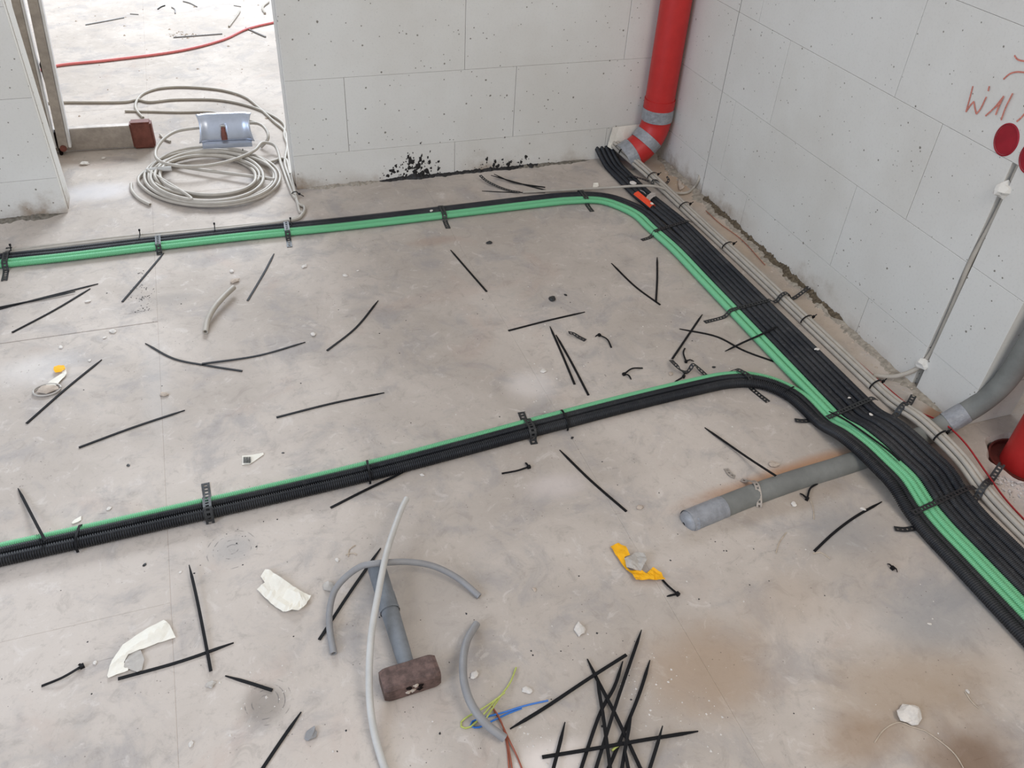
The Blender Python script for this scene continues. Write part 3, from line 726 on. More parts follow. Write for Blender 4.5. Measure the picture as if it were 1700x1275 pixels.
# ties around the near run
def run_tie(x, label, r_=1):
    yb = float(np.interp(x, refF[refF[:, 0] < -.5, 0], refF[refF[:, 0] < -.5, 1])); pr = [(-.0155, .004), (-.0158, .0135), (-.0105, .0245), (0, .0293), (.011, .0283), (.023, .0258), (.040, .0205), (.0495, .010), (.0495, .004)]
    P = catmull([(x+.1*d, yb+d, z) for d, z in pr], .004)
    T = np.gradient(P, axis=0); T /= np.linalg.norm(T, axis=1)[:, None]
    Sd = np.tile(np.array([1., 0, 0]), (len(P), 1)); Nn = np.cross(Sd, T); V = []; F = []
    for i in range(len(P)):
        for a, b in ((-1, -1), (1, -1), (1, 1), (-1, 1)): V.append(P[i]+Sd[i]*.0024*a+Nn[i]*.0008*b)
    for i in range(len(P)-1):
        for a in range(4): b = (a+1) % 4; F.append((i*4+a, i*4+b, i*4+4+b, i*4+4+a))
    return tag(mk('cable_tie', V, F, 'tie'), label, 'cable tie', 'ties around the near run')
run_tie(-1.425, 'black tie wrapped around the near run above the tall grey hammer')
run_tie(-2.005, 'black tie wrapped around the near run beside the leaning tie')
run_tie(-.945, 'black tie wrapped around the near run just right of its middle band')
P = [G(1376, 683, .05), G(1400, 695, .045), G(1440, 722, .052), G(1480, 752, .056), G(1494, 765, .052)]
tie(P, 'long black tie lying diagonally on the green conduits at the pipe bump', .005, world=True, group='ties on the bundle')
tie([G(1303, 650, .03), G(1312, 645, .033), G(1318, 642, .03)], 'short black tie end at the bend of the near run', .004, world=True, group='ties on the bundle')

# ================================================================ LOOSE TIES ON THE FLOOR
T_ = [
 ([(272, 420), (240, 458), (203, 501)], 'straight tie touching the second band of the far run, slanting down left'),
 ([(455, 421), (440, 450), (411, 499)], 'tie below the far run, left of the grey conduit offcut and upright-slanting'),
 ([(163, 471), (80, 492), (-20, 518)], 'longest of the two nearly parallel ties at the left picture edge'),
 ([(125, 484, .004), (60, 498, .003), (-20, 514)], 'upper one of the two nearly parallel ties at the left picture edge'),
 ([(150, 479), (90, 515), (20, 552)], 'tie slanting down left just under the parallel pair at the left edge'),
 ([(169, 597), (110, 645), (44, 703)], 'tie slanting past the yellow disc on the left'),
 ([(307, 681), (220, 710), (131, 743)], 'tie lying alone above the near run on the left, rising to the right'),
 ([(241, 570), (290, 596), (345, 607), (402, 616)], 'bowed tie crossed by another one left of centre'),
 ([(507, 568), (430, 590), (335, 604, .003)], 'tie whose left end rests on the bowed tie'),
 ([(628, 499), (590, 545), (543, 582)], 'slightly bowed tie alone in the middle of the upper floor'),
 ([(638, 652), (550, 670), (459, 693)], 'tie lying alone above the near run in the middle'),
 ([(748, 415), (780, 452), (808, 484)], 'tie slanting down right along the floor seam below the far run'),
 ([(971, 518), (910, 532), (844, 549)], 'tie above the two side by side ties, rising to the right'),
 ([(913, 542), (934, 590), (954, 638)], 'left one of two ties lying side by side'),
 ([(923, 556), (950, 604), (977, 656)], 'right one of two ties lying side by side'),
 ([(1015, 437), (1055, 476), (1096, 506)], 'slanting tie of the V shaped pair beside the green bend'),
 ([(1091, 427), (1091, 465), (1089, 501, .003)], 'upright tie of the V shaped pair beside the green bend'),
 ([(1128, 546), (1190, 559), (1235, 582), (1284, 600)], 'long bowed tie reaching the green conduits from the left'),
 ([(1166, 522), (1143, 556), (1116, 596, .006)], 'tie from the end of the long band to the zigzag band piece'),
 ([(1204, 583, .004), (1235, 568, .012), (1262, 556, .023), (1290, 542, .024)], 'tie leaning up over the green and black conduits'),
 ([(672, 783, .008), (610, 812, .003), (549, 843)], 'tie sticking out from under the near run above the hammer'),
 ([(929, 747), (980, 797), (1040, 849)], 'tie slanting down right in front of the near run, above the yellow tape'),
 ([(1170, 710), (1230, 752, .01), (1260, 772, .026), (1288, 790, .032)], 'tie with one end resting on the grey floor pipe'),
 ([(1464, 833), (1420, 858), (1385, 884), (1352, 915)], 'bowed tie below the grey floor pipe'),
 ([(30, 811, .002), (50, 850, .01), (70, 888, .028), (76, 898, .03)], 'tie leaning against the near run at the left'),
 ([(314, 938, .012), (326, 990, .010), (340, 1060, .006), (350, 1114, .003)], 'upright tie of the crossed pair beside the bent paper strip'),
 ([(388, 1067), (300, 1098), (196, 1127)], 'flat tie of the crossed pair beside the bent paper strip'),
 ([(632, 910), (580, 985), (530, 1062)], 'tie passing under the hammer handle end and the grey arc'),
 ([(500, 1182), (470, 1225), (425, 1292)], 'tie running out of the bottom picture edge, left of the white cable'),
 ([(374, 1122), (415, 1134), (452, 1146)], 'short thick tie over the round scratch mark at the bottom left'),
]
for pts, l in T_: tie(pts, l)
pile = [
 ([(1065, 1046, .006), (1048, 1095, .007), (1024, 1165, .011), (985, 1290, .004)], 'tallest tie of the heap, its tip highest in the picture'),
 ([(1079, 1096, .003), (1062, 1150, .005), (1040, 1205, .006), (1004, 1290, .003)], 'tie of the heap pointing up right beside the pale dust spot'),
 ([(1034, 1098, .004), (1020, 1140, .006), (998, 1180, .006), (960, 1290, .003)], 'tie of the heap whose tip lies under the slanting one'),
 ([(975, 1094, .003), (990, 1125, .004), (1020, 1183, .009), (1070, 1290, .005)], 'tie of the heap running down right from its upper left tip'),
 ([(990, 1122, .008), (1000, 1180, .009), (1015, 1290, .010)], 'steep tie in the middle of the heap'),
 ([(847, 1210, .002), (900, 1178, .004), (980, 1125, .009), (1040, 1087, .010)], 'long slanting tie reaching left out of the heap'),
 ([(1159, 1214, .003), (1060, 1230, .010), (980, 1244, .009), (900, 1257, .004)], 'nearly level tie lying across the heap'),
 ([(1100, 1205, .013), (1090, 1240, .008), (1074, 1290, .003)], 'rightmost tie of the heap, upright across the level one'),
 ([(938, 1199, .004), (928, 1240, .006), (915, 1290, .012)], 'leftmost upright tie of the heap, under the level one'),
 ([(1049, 1184, .012), (1042, 1220, .012), (1030, 1290, .004)], 'short upright tie of the heap with its tip at the pale dust spot'),
 ([(1036, 1232, .014), (1040, 1260, .012), (1046, 1290, .008)], 'lowest tie of the heap, starting at the level one'),
]
for pts, l in pile: tie(pts, l, .0060, group='heap of loose cable ties at the bottom')
def tie_closed(head, a, b, label, w_=.0042):
    e_ = empty('cut_cable_tie', label, 'cable tie', 'cut ties with their heads')
    H = G(head[0], head[1], .004)
    for q_, nm in ((a, 'strap'), (b, 'tail')):
        if not q_: continue
        A = G(q_[0], q_[1], .0016); mid = (H+A)/2+Vector((0, 0, .004)); dd = (A-H); mid += Vector((-dd.y, dd.x, 0))*.10
        v, f = ribbon_data(catmull([A, mid, H], .006), w_, .0014, tip=.006 if nm == 'tail' else 0); mk(nm, v, f, 'tie', e_)
    A = G(a[0], a[1]); v, f = head_data(H, A-G(*head), .0062); mk('head', v, f, 'tie', e_)
tie_closed((136, 1106), (69, 1139), (131, 1103), 'cut tie with head at the left, below the bent paper strip')
tie_closed((878, 775), (833, 786), (872, 768), 'cut tie with head in front of the near run, right of its middle band')
tie_closed((1125, 986), (1100, 963), (1107, 990), 'cut tie with head at the end of the yellow tape')
tie_closed((1036, 621), (1067, 611), (1048, 630), 'cut tie with head like an arrow, behind the near run')
tie_closed((995, 556), (1015, 577), (988, 559), 'cut tie with head right of the small bent band piece')
tie_closed((1139, 600), (1137, 578), (1152, 600), 'small cut tie beside the zigzag band piece')
tie_closed((1340, 828), (1357, 803), (1328, 819), 'cut V shaped tie just below the grey floor pipe')
tie_closed((1482, 943), (1474, 936), (1490, 950), 'tiny tie head left of the near bundle', .003)
tie_closed((1135, 625), (1140, 619), (1120, 634), 'tie stub between zigzag band and near run')
tie([(820, 289, .012), (850, 302, .006), (905, 311)], 'thin tie leaning on the back wall beside the perforated band')
tie([(815, 291, .012), (865, 305, .004), (915, 318)], 'lower tie fanning out from the perforated band at the back wall')
tie([(800, 317), (840, 319), (905, 320)], 'thin flat tie between the back wall and the far run', .003)

# ================================================================ PIPES
def pipe_obj(name, label, cat='pipe'): return empty(name, label, cat)
# red waste pipe with elbow in the corner
rp = pipe_obj('red_waste_pipe', 'red plastic waste pipe standing in the corner with a taped elbow at its foot')
CX, CY = -.060, -.068
tube('pipe', [(CX, CY, 2.6), (CX, CY, 1.4), (CX, CY, .205)], .0535, 'red_pipe', rp, 32, .1)
tube('socket', [(CX, CY, .245), (CX, CY, .175)], .0565, 'red_pipe', rp, 32, .01)
elb = [(CX, CY, .180), (CX-.002, CY, .145), (CX-.018, CY-.003, .105), (CX-.044, CY-.006, .075), (CX-.078, CY-.008, .050), (CX-.094, CY-.008, .040)]
tube('elbow', elb, .0545, 'red_pipe', rp, 32, .006)
def tape_band(pts, r, seed, parent, mat='duct', name='duct_tape', sides=36):
    P = catmull(pts, .005); T, A, B = frames(P); V = []; F = []; n_ = len(P)
    for i in range(n_):
        for k in range(sides):
            a = 2*PI*k/sides; rr = r*(1+.022*abs(noise.noise(Vector((math.cos(a)*3, math.sin(a)*3, i*.35+seed))))+.012*noise.noise(Vector((k*.9, i*.8, seed))))
            V.append(P[i]+(A[i]*math.cos(a)+B[i]*math.sin(a))*rr)
    for i in range(n_-1):
        for k in range(sides): F.append((i*sides+k, i*sides+(k+1) % sides, (i+1)*sides+(k+1) % sides, (i+1)*sides+k))
    return mk(name, V, F, mat, parent)
tape_band([(CX, CY, .212), (CX, CY, .168)], .0572, 1, rp)
tape_band([(CX-.020, CY-.003, .104), (CX-.044, CY-.006, .077)], .0562, 2, rp)
tape_band([(CX-.082, CY-.008, .050), (CX-.118, CY-.010, .030)], .0560, 3, rp)
# grey pipe embedded in the floor, running under the bundle and up the wall
gp = pipe_obj('grey_floor_pipe', 'grey plastic pipe half sunk in the floor, running under the bundle and up the wall')
gpts = [(-.800, -1.738, .002), (-.66, -1.716, .002), (-.52, -1.700, .001), (-.37, -1.690, .001), (-.20, -1.672, .003), (-.10, -1.660, .010), (-.035, -1.655, .034), (.010, -1.668, .085), (.030, -1.684, .16), (.036, -1.690, .30), (.036, -1.69, .6), (.036, -1.69, 2.5)]
tube('pipe', gpts, .0255, 'pipe_grey', gp, 24, .012)
P = np.array([(-.795, -1.7372, .002), (-.806, -1.7388, .002), (-.813, -1.7398, .0015), (-.817, -1.7404, .001), (-.8185, -1.7406, .001)]); v, f = tube_data(P, [.0262, .0258, .022, .013, .004], 20); mk('end_cap', v, f, 'duct', gp, True)
tape_band([(-.808, -1.7385, .002), (-.715, -1.724, .002)], .0262, 5, gp)
tape_band([(-.050, -1.655, .026), (-.012, -1.660, .055)], .0268, 9, gp)
# red riser coming out of the floor
rr_ = pipe_obj('red_riser_pipe', 'thick red riser pipe rising from the hole in the floor at the right edge')
tube('pipe', [(HX+.006, HY-.004, -.16), (HX+.006, HY-.004, .5), (HX+.006, HY-.004, 2.5)], .0535, 'red_pipe', rr_, 36, .1)
tube('sleeve', [(HX, HY, -.15), (HX, HY, -.008)], .0765, 'brown_pipe', rr_, 36, .05, hollow=.94)
# broken edge of the hole: rubble
rb = []
for i in range(900):
    a = random.uniform(-2.9, -.2); r = HR*1.12+abs(random.gauss(0, .035)); x, y = HX+r*math.cos(a)*1.2, HY+r*math.sin(a)
    if x < -.072: continue
    s = random.choice([.001, .0015, .002, .003, .004, .006]); v = [(x+random.uniform(-s, s), y+random.uniform(-s, s), random.uniform(-.001, s*.9)) for _ in range(5)]
    rb.append((v, [(0, 1, 2), (0, 2, 3), (0, 3, 1), (1, 4, 2), (2, 4, 3), (3, 4, 1)]))
v, f = join(rb); tag(mk('broken_mortar', v, f, 'rubble'), 'crumbled white mortar around the hole of the red riser pipe', 'rubble', kind='stuff')

# paper behind the elbow
def wall_sheet(name, outline, mat, label, cat, y=-.012):
    bm = bmesh.new(); vs = [bm.verts.new(WY(px, py, y)) for px, py in outline]; bm.faces.new(vs); bmesh.ops.triangulate(bm, faces=bm.faces[:])
    bmesh.ops.subdivide_edges(bm, edges=bm.edges[:], cuts=3, use_grid_fill=True)
    for v in bm.verts: v.co.y -= .006*abs(noise.noise(v.co*22))+max(0, .06-v.co.z)*.25; v.co.z = max(v.co.z, .002)
    me = bpy.data.meshes.new(name); bm.to_mesh(me); bm.free(); me.materials.append(M[mat]); o = bpy.data.objects.new(name, me); C.objects.link(o)
    s = o.modifiers.new('thickness', 'SOLIDIFY'); s.thickness = .001; return tag(o, label, cat)
wall_sheet('paper_sheet', [(1017, 211), (1062, 206), (1066, 236), (1040, 262), (1008, 243), (1012, 234)], 'paper', 'white paper sheet stuck behind the elbow of the red pipe', 'paper')

# ================================================================ LADDER AND NEXT ROOM
ld = empty('aluminium_ladder', 'aluminium ladder standing in the doorway with a cross bar and brown rubber foot', 'ladder')
def bar(name, p0, p1, wx, wy, mat, parent, bev=.002):
    """box beam from p0 to p1; wx along the horizontal X side, wy along the other"""
    p0, p1 = Vector(p0), Vector(p1); d = (p1-p0); L = d.length; o = bevel_box(name, (-wx/2, wx/2, -wy/2, wy/2, 0, L), mat, parent, bev)
    zz = d.normalized(); xx = (Vector((1, 0, 0))-zz*zz.x)
    if xx.length < .1: xx = Vector((0, 1, 0))-zz*zz.y
    xx.normalize(); yy = zz.cross(xx); M4 = Matrix((xx, yy, zz)).transposed().to_4x4(); M4.translation = p0; o.matrix_world = M4; return o
def far(px0, py0, y0, px1, py1, y1, k=1.6):
    a, b = WY(px0, py0, y0), WY(px1, py1, y1); return a, a+(b-a)*k
a0, la = far(84, 243, .47, 27, 0, .47); b0, lb = far(106, 243, .45, 55, 0, .45)
bar('rail', a0, la, .026, .04, 'alu', ld); bar('rail', b0, lb, .030, .04, 'alu', ld)
bar('rail_edge', a0+Vector((.0175, -.004, 0)), la+Vector((.0175, -.004, 0)), .008, .036, 'alu_edge', ld)
bar('rail_edge', b0+Vector((.0205, 0, 0)), lb+Vector((.0205, 0, 0)), .010, .036, 'alu_edge', ld)
cb = bevel_box('cross_bar', (-.42, 0, -.015, .015, -.040, .040), 'alu', ld, .003); cb.location = (-1.875, .470, .0465); cb.rotation_euler = (0, 0, -.06)
rf = bevel_box('rubber_foot', (-.012, .062, -.022, .022, -.046, .050), 'rubber', ld, .006, 2); rf.location = (-1.880, .470, .0475); rf.rotation_euler = (0, 0, -.06)
o = tube('bolt', [(b0.x, .445, .035), (b0.x, .424, .035)], .011, 'rubber', ld, 16, .01)
pz = WY(77, 120, .44); bevel_box('hinge_bracket', (pz.x-.014, pz.x+.010, .435, .49, pz.z-.035, pz.z+.03), 'dark', ld, .003)
bevel_box('rail_foot', (a0.x+.024, a0.x+.034, .45, .49, .0, .085), 'dark', ld, .003)

def floor_tube(name, pts, r, mat, label, cat='cable', group=None, hollow=0, sides=10, step=.008, z=None):
    P = [G(q_[0], q_[1], (q_[2] if len(q_) > 2 else 0)+r*1.02) for q_ in pts]
    return tag(tube(name, P, r, mat, None, sides, step, hollow), label, cat, group)
floor_tube('red_hose', [(60, 118), (95, 109), (180, 100), (300, 84), (370, 66), (410, 48), (455, 37), (520, 25)], .006, 'red_hose', 'red hose lying across the floor of the next room', 'hose')
zz_ = lambda x, y: (200+x/5.3125, 120+y/5.3125)
# the loose loops above the coil
floor_tube('grey_cable', [(60, 172), (108, 170), (150, 170), (210, 169)]+[zz_(150, 243), zz_(250, 262), zz_(450, 243), zz_(650, 238), zz_(850, 243), zz_(1050, 275), zz_(1250, 340), zz_(1440, 455), zz_(1445, 560, ), zz_(1470, 640), zz_(1450, 800), zz_(1490, 930), zz_(1525, 1030), zz_(1560, 1150), zz_(1590, 1240), (502, 352), (497, 362), (470, 368), (380, 380), (200, 398), (0, 422)], .0052, 'cable', 'long grey cable from the next room bending round the wall end into the far run', hollow=.4)
floor_tube('grey_cable', [zz_(200, 400), zz_(140, 330), zz_(140, 260), zz_(200, 190), zz_(330, 145), zz_(500, 130), zz_(750, 140), zz_(930, 165), zz_(1100, 220), zz_(1230, 320), zz_(1360, 440), zz_(1450, 520), zz_(1470, 640), zz_(1500, 850), zz_(1540, 1050), zz_(1580, 1170), (505, 343), (501, 357), (480, 365), (380, 377), (200, 394), (0, 418)], .0052, 'cable', 'grey cable forming the big back loop and turning round the wall end', hollow=.4)
floor_tube('grey_cable', [zz_(40, 343), zz_(200, 345), zz_(500, 352), zz_(800, 352), zz_(900, 375), zz_(1100, 415), zz_(1200, 445)], .0045, 'cable', 'short straight grey cable end behind the zinc bracket', hollow=.4)
floor_tube('grey_cable', [zz_(440, 612), zz_(390, 590), zz_(350, 550)], .0045, 'cable', 'small cable stub beside the brown rubber foot', hollow=.4)
# upper single loop, lifted
lp = [zz_(1240, 660), (*zz_(1300, 590), .03), (*zz_(1285, 510), .045), (*zz_(1200, 450), .05), (*zz_(900, 480), .05), (*zz_(700, 490), .06), (*zz_(500, 520), .06), (*zz_(380, 590), .06), (*zz_(310, 700), .05), (*zz_(340, 780), .045), (*zz_(500, 825), .035), (*zz_(750, 825), .03), (*zz_(1000, 770), .03), (*zz_(1180, 690), .03), (*zz_(1260, 620), .03), (*zz_(1350, 640), .02), zz_(1420, 820), zz_(1470, 960), zz_(1520, 1080), (491, 330)]
floor_tube('grey_cable', lp, .0056, 'cable', 'grey cable in a single raised loop hanging round the zinc bracket', hollow=.4)
# main coil
cp = []
turns = 5
for i in range(turns*16+9):
    a = 2*PI*i/16+.5; t = i/16
    rx = (560+18*math.sin(t*2.1)-28*t+40*math.sin(a*1+t*1.7)*.3)/5.3125; ry = (250-14*t+18*math.sin(t*1.3))/5.3125
    cxp, cyp = 200+(790-6*t+18*math.sin(t*3))/5.3125, 120+(915+6*math.sin(t*4))/5.3125
    cp.append((cxp+rx*math.cos(a), cyp-ry*math.sin(a)*(1.0 if math.sin(a) > 0 else .92), .004+.0075*(t % 2.5)))
cp = [(*zz_(1500, 900), 0), (*zz_(1440, 760), 0)]+cp[:-3]+[(*zz_(1360, 945), .016)]
floor_tube('cable_coil', cp, .0058, 'cable', 'coil of light grey cable lying on the floor in the doorway', 'cable coil', hollow=.4, step=.012)
cp = []
for i in range(38):
    a = 2*PI*i/16+2.4; t = i/16
    rx = (640-45*t)/5.3125; ry = (262-22*t)/5.3125
    cp.append((200+(790+10*t)/5.3125+rx*math.cos(a), 120+(925)/5.3125-ry*math.sin(a), .003+.008*t))
floor_tube('cable_coil', [(*zz_(310, 805), .002)]+cp[2:]+[(*zz_(240, 865), .02)], .0054, 'cable', 'outermost loose turns of cable wound around the light grey coil', 'cable coil', hollow=.4, step=.012)
floor_tube('grey_cable', [zz_(95, 985), zz_(100, 1040), zz_(170, 1120), zz_(262, 1168)], .0056, 'cable', 'curved grey cable end left of the coil', hollow=.5)
floor_tube('cable_stub', [(*zz_(230, 868), .015), (*zz_(330, 855), .02), (*zz_(450, 850), .02)], .008, 'cable_white', 'short white cable end lying on the coil', hollow=.4)
# tie where the cables pass the wall end
p = G(490, 322, .008); e_ = empty('cable_tie', 'black tie knotted round the two cables at the wall end', 'cable tie')
o = tube('strap', [(p.x-.012, p.y, .004), (p.x-.008, p.y, .014), (p.x+.006, p.y, .015), (p.x+.012, p.y-.002, .005)], .0018, 'tie', e_, 6, .003)
v, f = head_data((p.x+.014, p.y-.003, .008), (1, 0, 0)); mk('head', v, f, 'tie', e_)
tube('tail', [(p.x+.014, p.y-.003, .008), (p.x+.026, p.y-.016, .004)], .0014, 'tie', e_, 6, .003)
# zinc bracket
zb = empty('zinc_bracket', 'bent zinc sheet bracket with a slot standing on the cable coil', 'bracket')
A = G(333, 246, .02); B = G(424, 242, .02); ux = (B-A); ux.z = 0; Lb = ux.length; ux.normalize(); uy = Vector((-ux.y, ux.x, 0))
V = []; F = []; NU, NV = 24, 12
for i in range(NU+1):
    for j in range(NV+1):
        u, v_ = i/NU, j/NV; s = (v_-.5)*2
        d = .05*(1-math.cos(v_*1.25))*1.2; z = .022+.095*math.sin(v_*1.25)
        waist = (1-.10*(1-s*s)) ; uu = .5+(u-.5)*waist
        end = .012*max(0, abs(u-.5)*2-.72)**1*3
        V.append(A+ux*Lb*uu+uy*(d-end)+Vector((0, 0, z)))
for i in range(NU):
    for j in range(NV):
        if 10 <= i <= 11 and 1 <= j <= 5: continue
        F.append((i*(NV+1)+j, (i+1)*(NV+1)+j, (i+1)*(NV+1)+j+1, i*(NV+1)+j+1))
o = mk('sheet', V, F, 'zinc', zb, True); s = o.modifiers.new('t', 'SOLIDIFY'); s.thickness = .0018
V = []; F = []
for i in range(13):
    u = i/12
    for (d, z) in ((0, .022), (-.012, .018), (-.014, .004)): V.append(A+ux*Lb*(.05+.9*u)+uy*d+Vector((0, 0, z)))
for i in range(12):
    for k in range(2): F.append((i*3+k, i*3+3+k, i*3+4+k, i*3+1+k))
o = mk('lip', V, F, 'zinc', zb); s = o.modifiers.new('t', 'SOLIDIFY'); s.thickness = .0015
p = A+ux*Lb*.46+uy*.0; tube('slot_plug', [p+Vector((0, 0, .028))-uy*.004, p+Vector((0, 0, .046))+uy*.004, p+Vector((0, 0, .066))+uy*.018], .010, 'rubber', zb, 12, .004)
# black wire end of the bracket
tie([(403, 247, .03), (403, 254, .012)], 'short black tie end hanging below the zinc bracket', .006, group=None)
# litter of the next room
for i, (pts, r, mt, l) in enumerate([
    ([(142, 41), (175, 35), (206, 29)], .003, 'conduit_grey', 'thin grey rod on the floor of the next room, furthest left'),
    ([(288, 62), (330, 59), (369, 56)], .003, 'conduit_grey', 'thin grey rod beside the crumbs in the next room'),
    ([(380, 44), (396, 22), (398, 18)], .005, 'cable', 'curved pale offcut near the red hose'),
    ([(440, 22), (436, 12), (446, 3)], .006, 'cable', 'curled pale offcut beside the wall end in the next room'),
    ([(408, 46), (425, 54), (441, 61)], .004, 'conduit_grey', 'grey offcut lying across the red hose'),
    ([(304, 2), (315, 5), (327, 11)], .003, 'conduit_grey', 'bent thin offcut at the top picture edge'),
    ([(285, 12), (290, 15), (291, 22)], .003, 'conduit_grey', 'tiny hooked offcut in the next room'),
    ([(262, 15), (268, 11), (274, 9)], .003, 'tie', 'tiny dark offcut left of the hooked one'),
    ([(216, 23), (230, 24)], .002, 'conduit_grey', 'tiny straight offcut in the next room'),
    ([(388, 9), (400, 11)], .002, 'conduit_grey', 'tiny straight offcut at the top near the wall end')]):
    floor_tube('offcut', pts, r, mt, l, 'offcut', 'offcuts in the next room', sides=6)

# ================================================================ NEAR LITTER
floor_tube('white_cable', [(675, 828, .030), (668, 842, .034), (652, 885, .045), (640, 925, .060), (628, 985, .062), (617, 1050, .050), (613, 1110, .034), (614, 1165, .018), (621, 1215, .008), (634, 1262, .002), (652, 1310, 0)], .0062, 'cable_white', 'long whitish cable arching over the hammer handle', hollow=.0, sides=16)
floor_tube('grey_conduit_arc', [(554, 1085, .0), (548, 1050, .004), (547, 1015, .010), (556, 980, .02), (575, 957, .034), (600, 940, .046), (618, 936, .052), (640, 934, .050), (680, 933, .04), (720, 940, .026), (760, 960, .012), (796, 990, .0)], .0062, 'conduit_grey', 'grey plastic tube bowed over the end of the hammer handle', 'tube', hollow=.62, sides=16)
floor_tube('grey_conduit_arc', [(791, 1036, .002), (776, 1062, .012), (769, 1095, .022), (771, 1135, .028), (783, 1170, .026), (805, 1200, .018), (838, 1226, .004)], .0072, 'conduit_grey', 'grey plastic tube arched over the coloured wires', 'tube', hollow=.62, sides=16)
floor_tube('grey_conduit_arc', [(388, 477, .012), (372, 492, .012), (355, 512, .010), (344, 534, .004), (341, 551, 0)], .0075, 'cable', 'short curved light grey tube offcut on the far floor', 'tube', hollow=.6, sides=14)
# wires
floor_tube('wire', [(857, 1108, .002), (847, 1133, .004), (828, 1160, .008), (812, 1185, .010), (800, 1203, .004)], .0016, 'wire_yg', 'longer yellow green wire end by the arched tube', 'wire', 'coloured wires', sides=6)
floor_tube('wire', [(838, 1150, .010), (815, 1167, .010), (795, 1180, .006), (776, 1190, .002), (765, 1200, 0), (767, 1208, 0), (778, 1208, 0), (790, 1199, .004), (815, 1172, .009), (824, 1160, .010)], .0016, 'wire_yg', 'yellow green wire with a U turn by the arched tube', 'wire', 'coloured wires', sides=6)
floor_tube('wire', [(910, 1163, .006), (870, 1172, .008), (835, 1183, .008), (805, 1191, .004), (784, 1198, .001), (781, 1205, 0), (792, 1208, 0), (815, 1198, .003), (845, 1184, .006), (866, 1176, .004)], .0016, 'wire_blue', 'blue wire doubled back under the arched tube', 'wire', 'coloured wires', sides=6)
for i, (pts, l) in enumerate([([(815, 1171, .004), (828, 1190, .008), (838, 1215, .004), (845, 1245, .002), (852, 1290, 0)], 'leftmost of the three brown wires leaving the bottom picture edge'),
                              ([(818, 1176, .002), (832, 1200, .004), (845, 1228, .004), (858, 1255, .001), (872, 1290, 0)], 'rightmost of the three brown wires leaving the bottom picture edge'),
                              ([(836, 1210, .001), (842, 1240, 0), (846, 1290, 0)], 'middle one of the three brown wires leaving the bottom picture edge')]):
    floor_tube('wire', pts, .0015, 'wire_brown', l, 'wire', 'coloured wires', sides=6)
floor_tube('wire', [(1016, 1246, .004), (1022, 1241, .004), (1029, 1236, .006)], .002, 'wire_yg', 'tiny pale yellow wire end inside the heap of ties', 'wire', sides=6)

# hammer
hm = empty('hammer', 'club hammer with rusty steel head and grey taped handle lying on the floor', 'hammer')
hc = G(683, 1122, .0225); a0 = G(636, 1150, 0); b0 = G(733, 1128, 0)
A = G(632, 1125, .045); B = G(722, 1097, .045)
ux = Vector((B.x-A.x, B.y-A.y, 0)); Lh = ux.length+.004; ux.normalize(); uy = Vector((-ux.y, ux.x, 0))
hw = .047; hh = .040
# cross-section octagon swept along the head
bm = bmesh.new(); rings = []
for t, s in ((0, .86), (.07, .97), (.12, 1), (.88, 1), (.93, .97), (1, .86)):
    q_ = []
    for (y_, z_c) in ((-1, -.72), (-.80, -1), (.80, -1), (1, -.72), (1, .72), (.80, 1), (-.80, 1), (-1, .72)):
        q_.append(bm.verts.new(((t-.5)*Lh, y_*hw/2*s, z_c*hh/2*s+hh/2)))
    rings.append(q_)
for i in range(5):
    for k in range(8): bm.faces.new((rings[i][k], rings[i][(k+1) % 8], rings[i+1][(k+1) % 8], rings[i+1][k]))
bm.faces.new(rings[0][::-1]); bm.faces.new(rings[-1]); bmesh.ops.recalc_face_normals(bm, faces=bm.faces[:])
me = bpy.data.meshes.new('head'); bm.to_mesh(me); bm.free(); me.materials.append(M['rust']); hd = bpy.data.objects.new('head', me); C.objects.link(hd); hd.parent = hm
front_mid = (G(640, 1168, 0)+G(734, 1142, 0))/2
cen = front_mid+uy*(hw/2); hd.matrix_world = Matrix.Translation(cen) @ Matrix.Rotation(math.atan2(ux.y, ux.x), 4, 'Z')
hend = G(624, 938, .030)
h0 = cen+Vector((0, 0, .021))-uy*.012; h1 = Vector((hend.x, hend.y, .030)); dv = h1-h0; HL = dv.length
P = np.array([tuple(h0+dv*t) for t in np.linspace(0, 1, 40)])
tt = np.linspace(0, 1, 40); R = np.interp(tt, [0, .2, .25, .55, .60, .98, 1], [.0135, .0145, .0150, .0165, .0172, .0178, .0150])
v, f = tube_data(P, R, 20); mk('handle', v, f, 'handle', hm, True)
tape_band([h0+dv*.60, h0+dv*.72], .0180, 4, hm, 'handle', 'tape_wrap', 24)
tape_band([h0+dv*.575, h0+dv*.60], .0186, 6, hm, 'handle', 'tape_wrap', 24)
# rust pits/wood wedge end on the front face
for k, (dx, dz) in enumerate(((-.008, .028), (.004, .030), (.012, .026), (-.002, .018), (.010, .016), (-.010, .017))):
    c = cen-uy*(hw/2-.001)+ux*dx+Vector((0, 0, dz)); stone('wedge_chip', (c.x, c.y, c.z-.003), .0042, .8, 'stone_beige' if k % 2 else 'dark', k, hm)

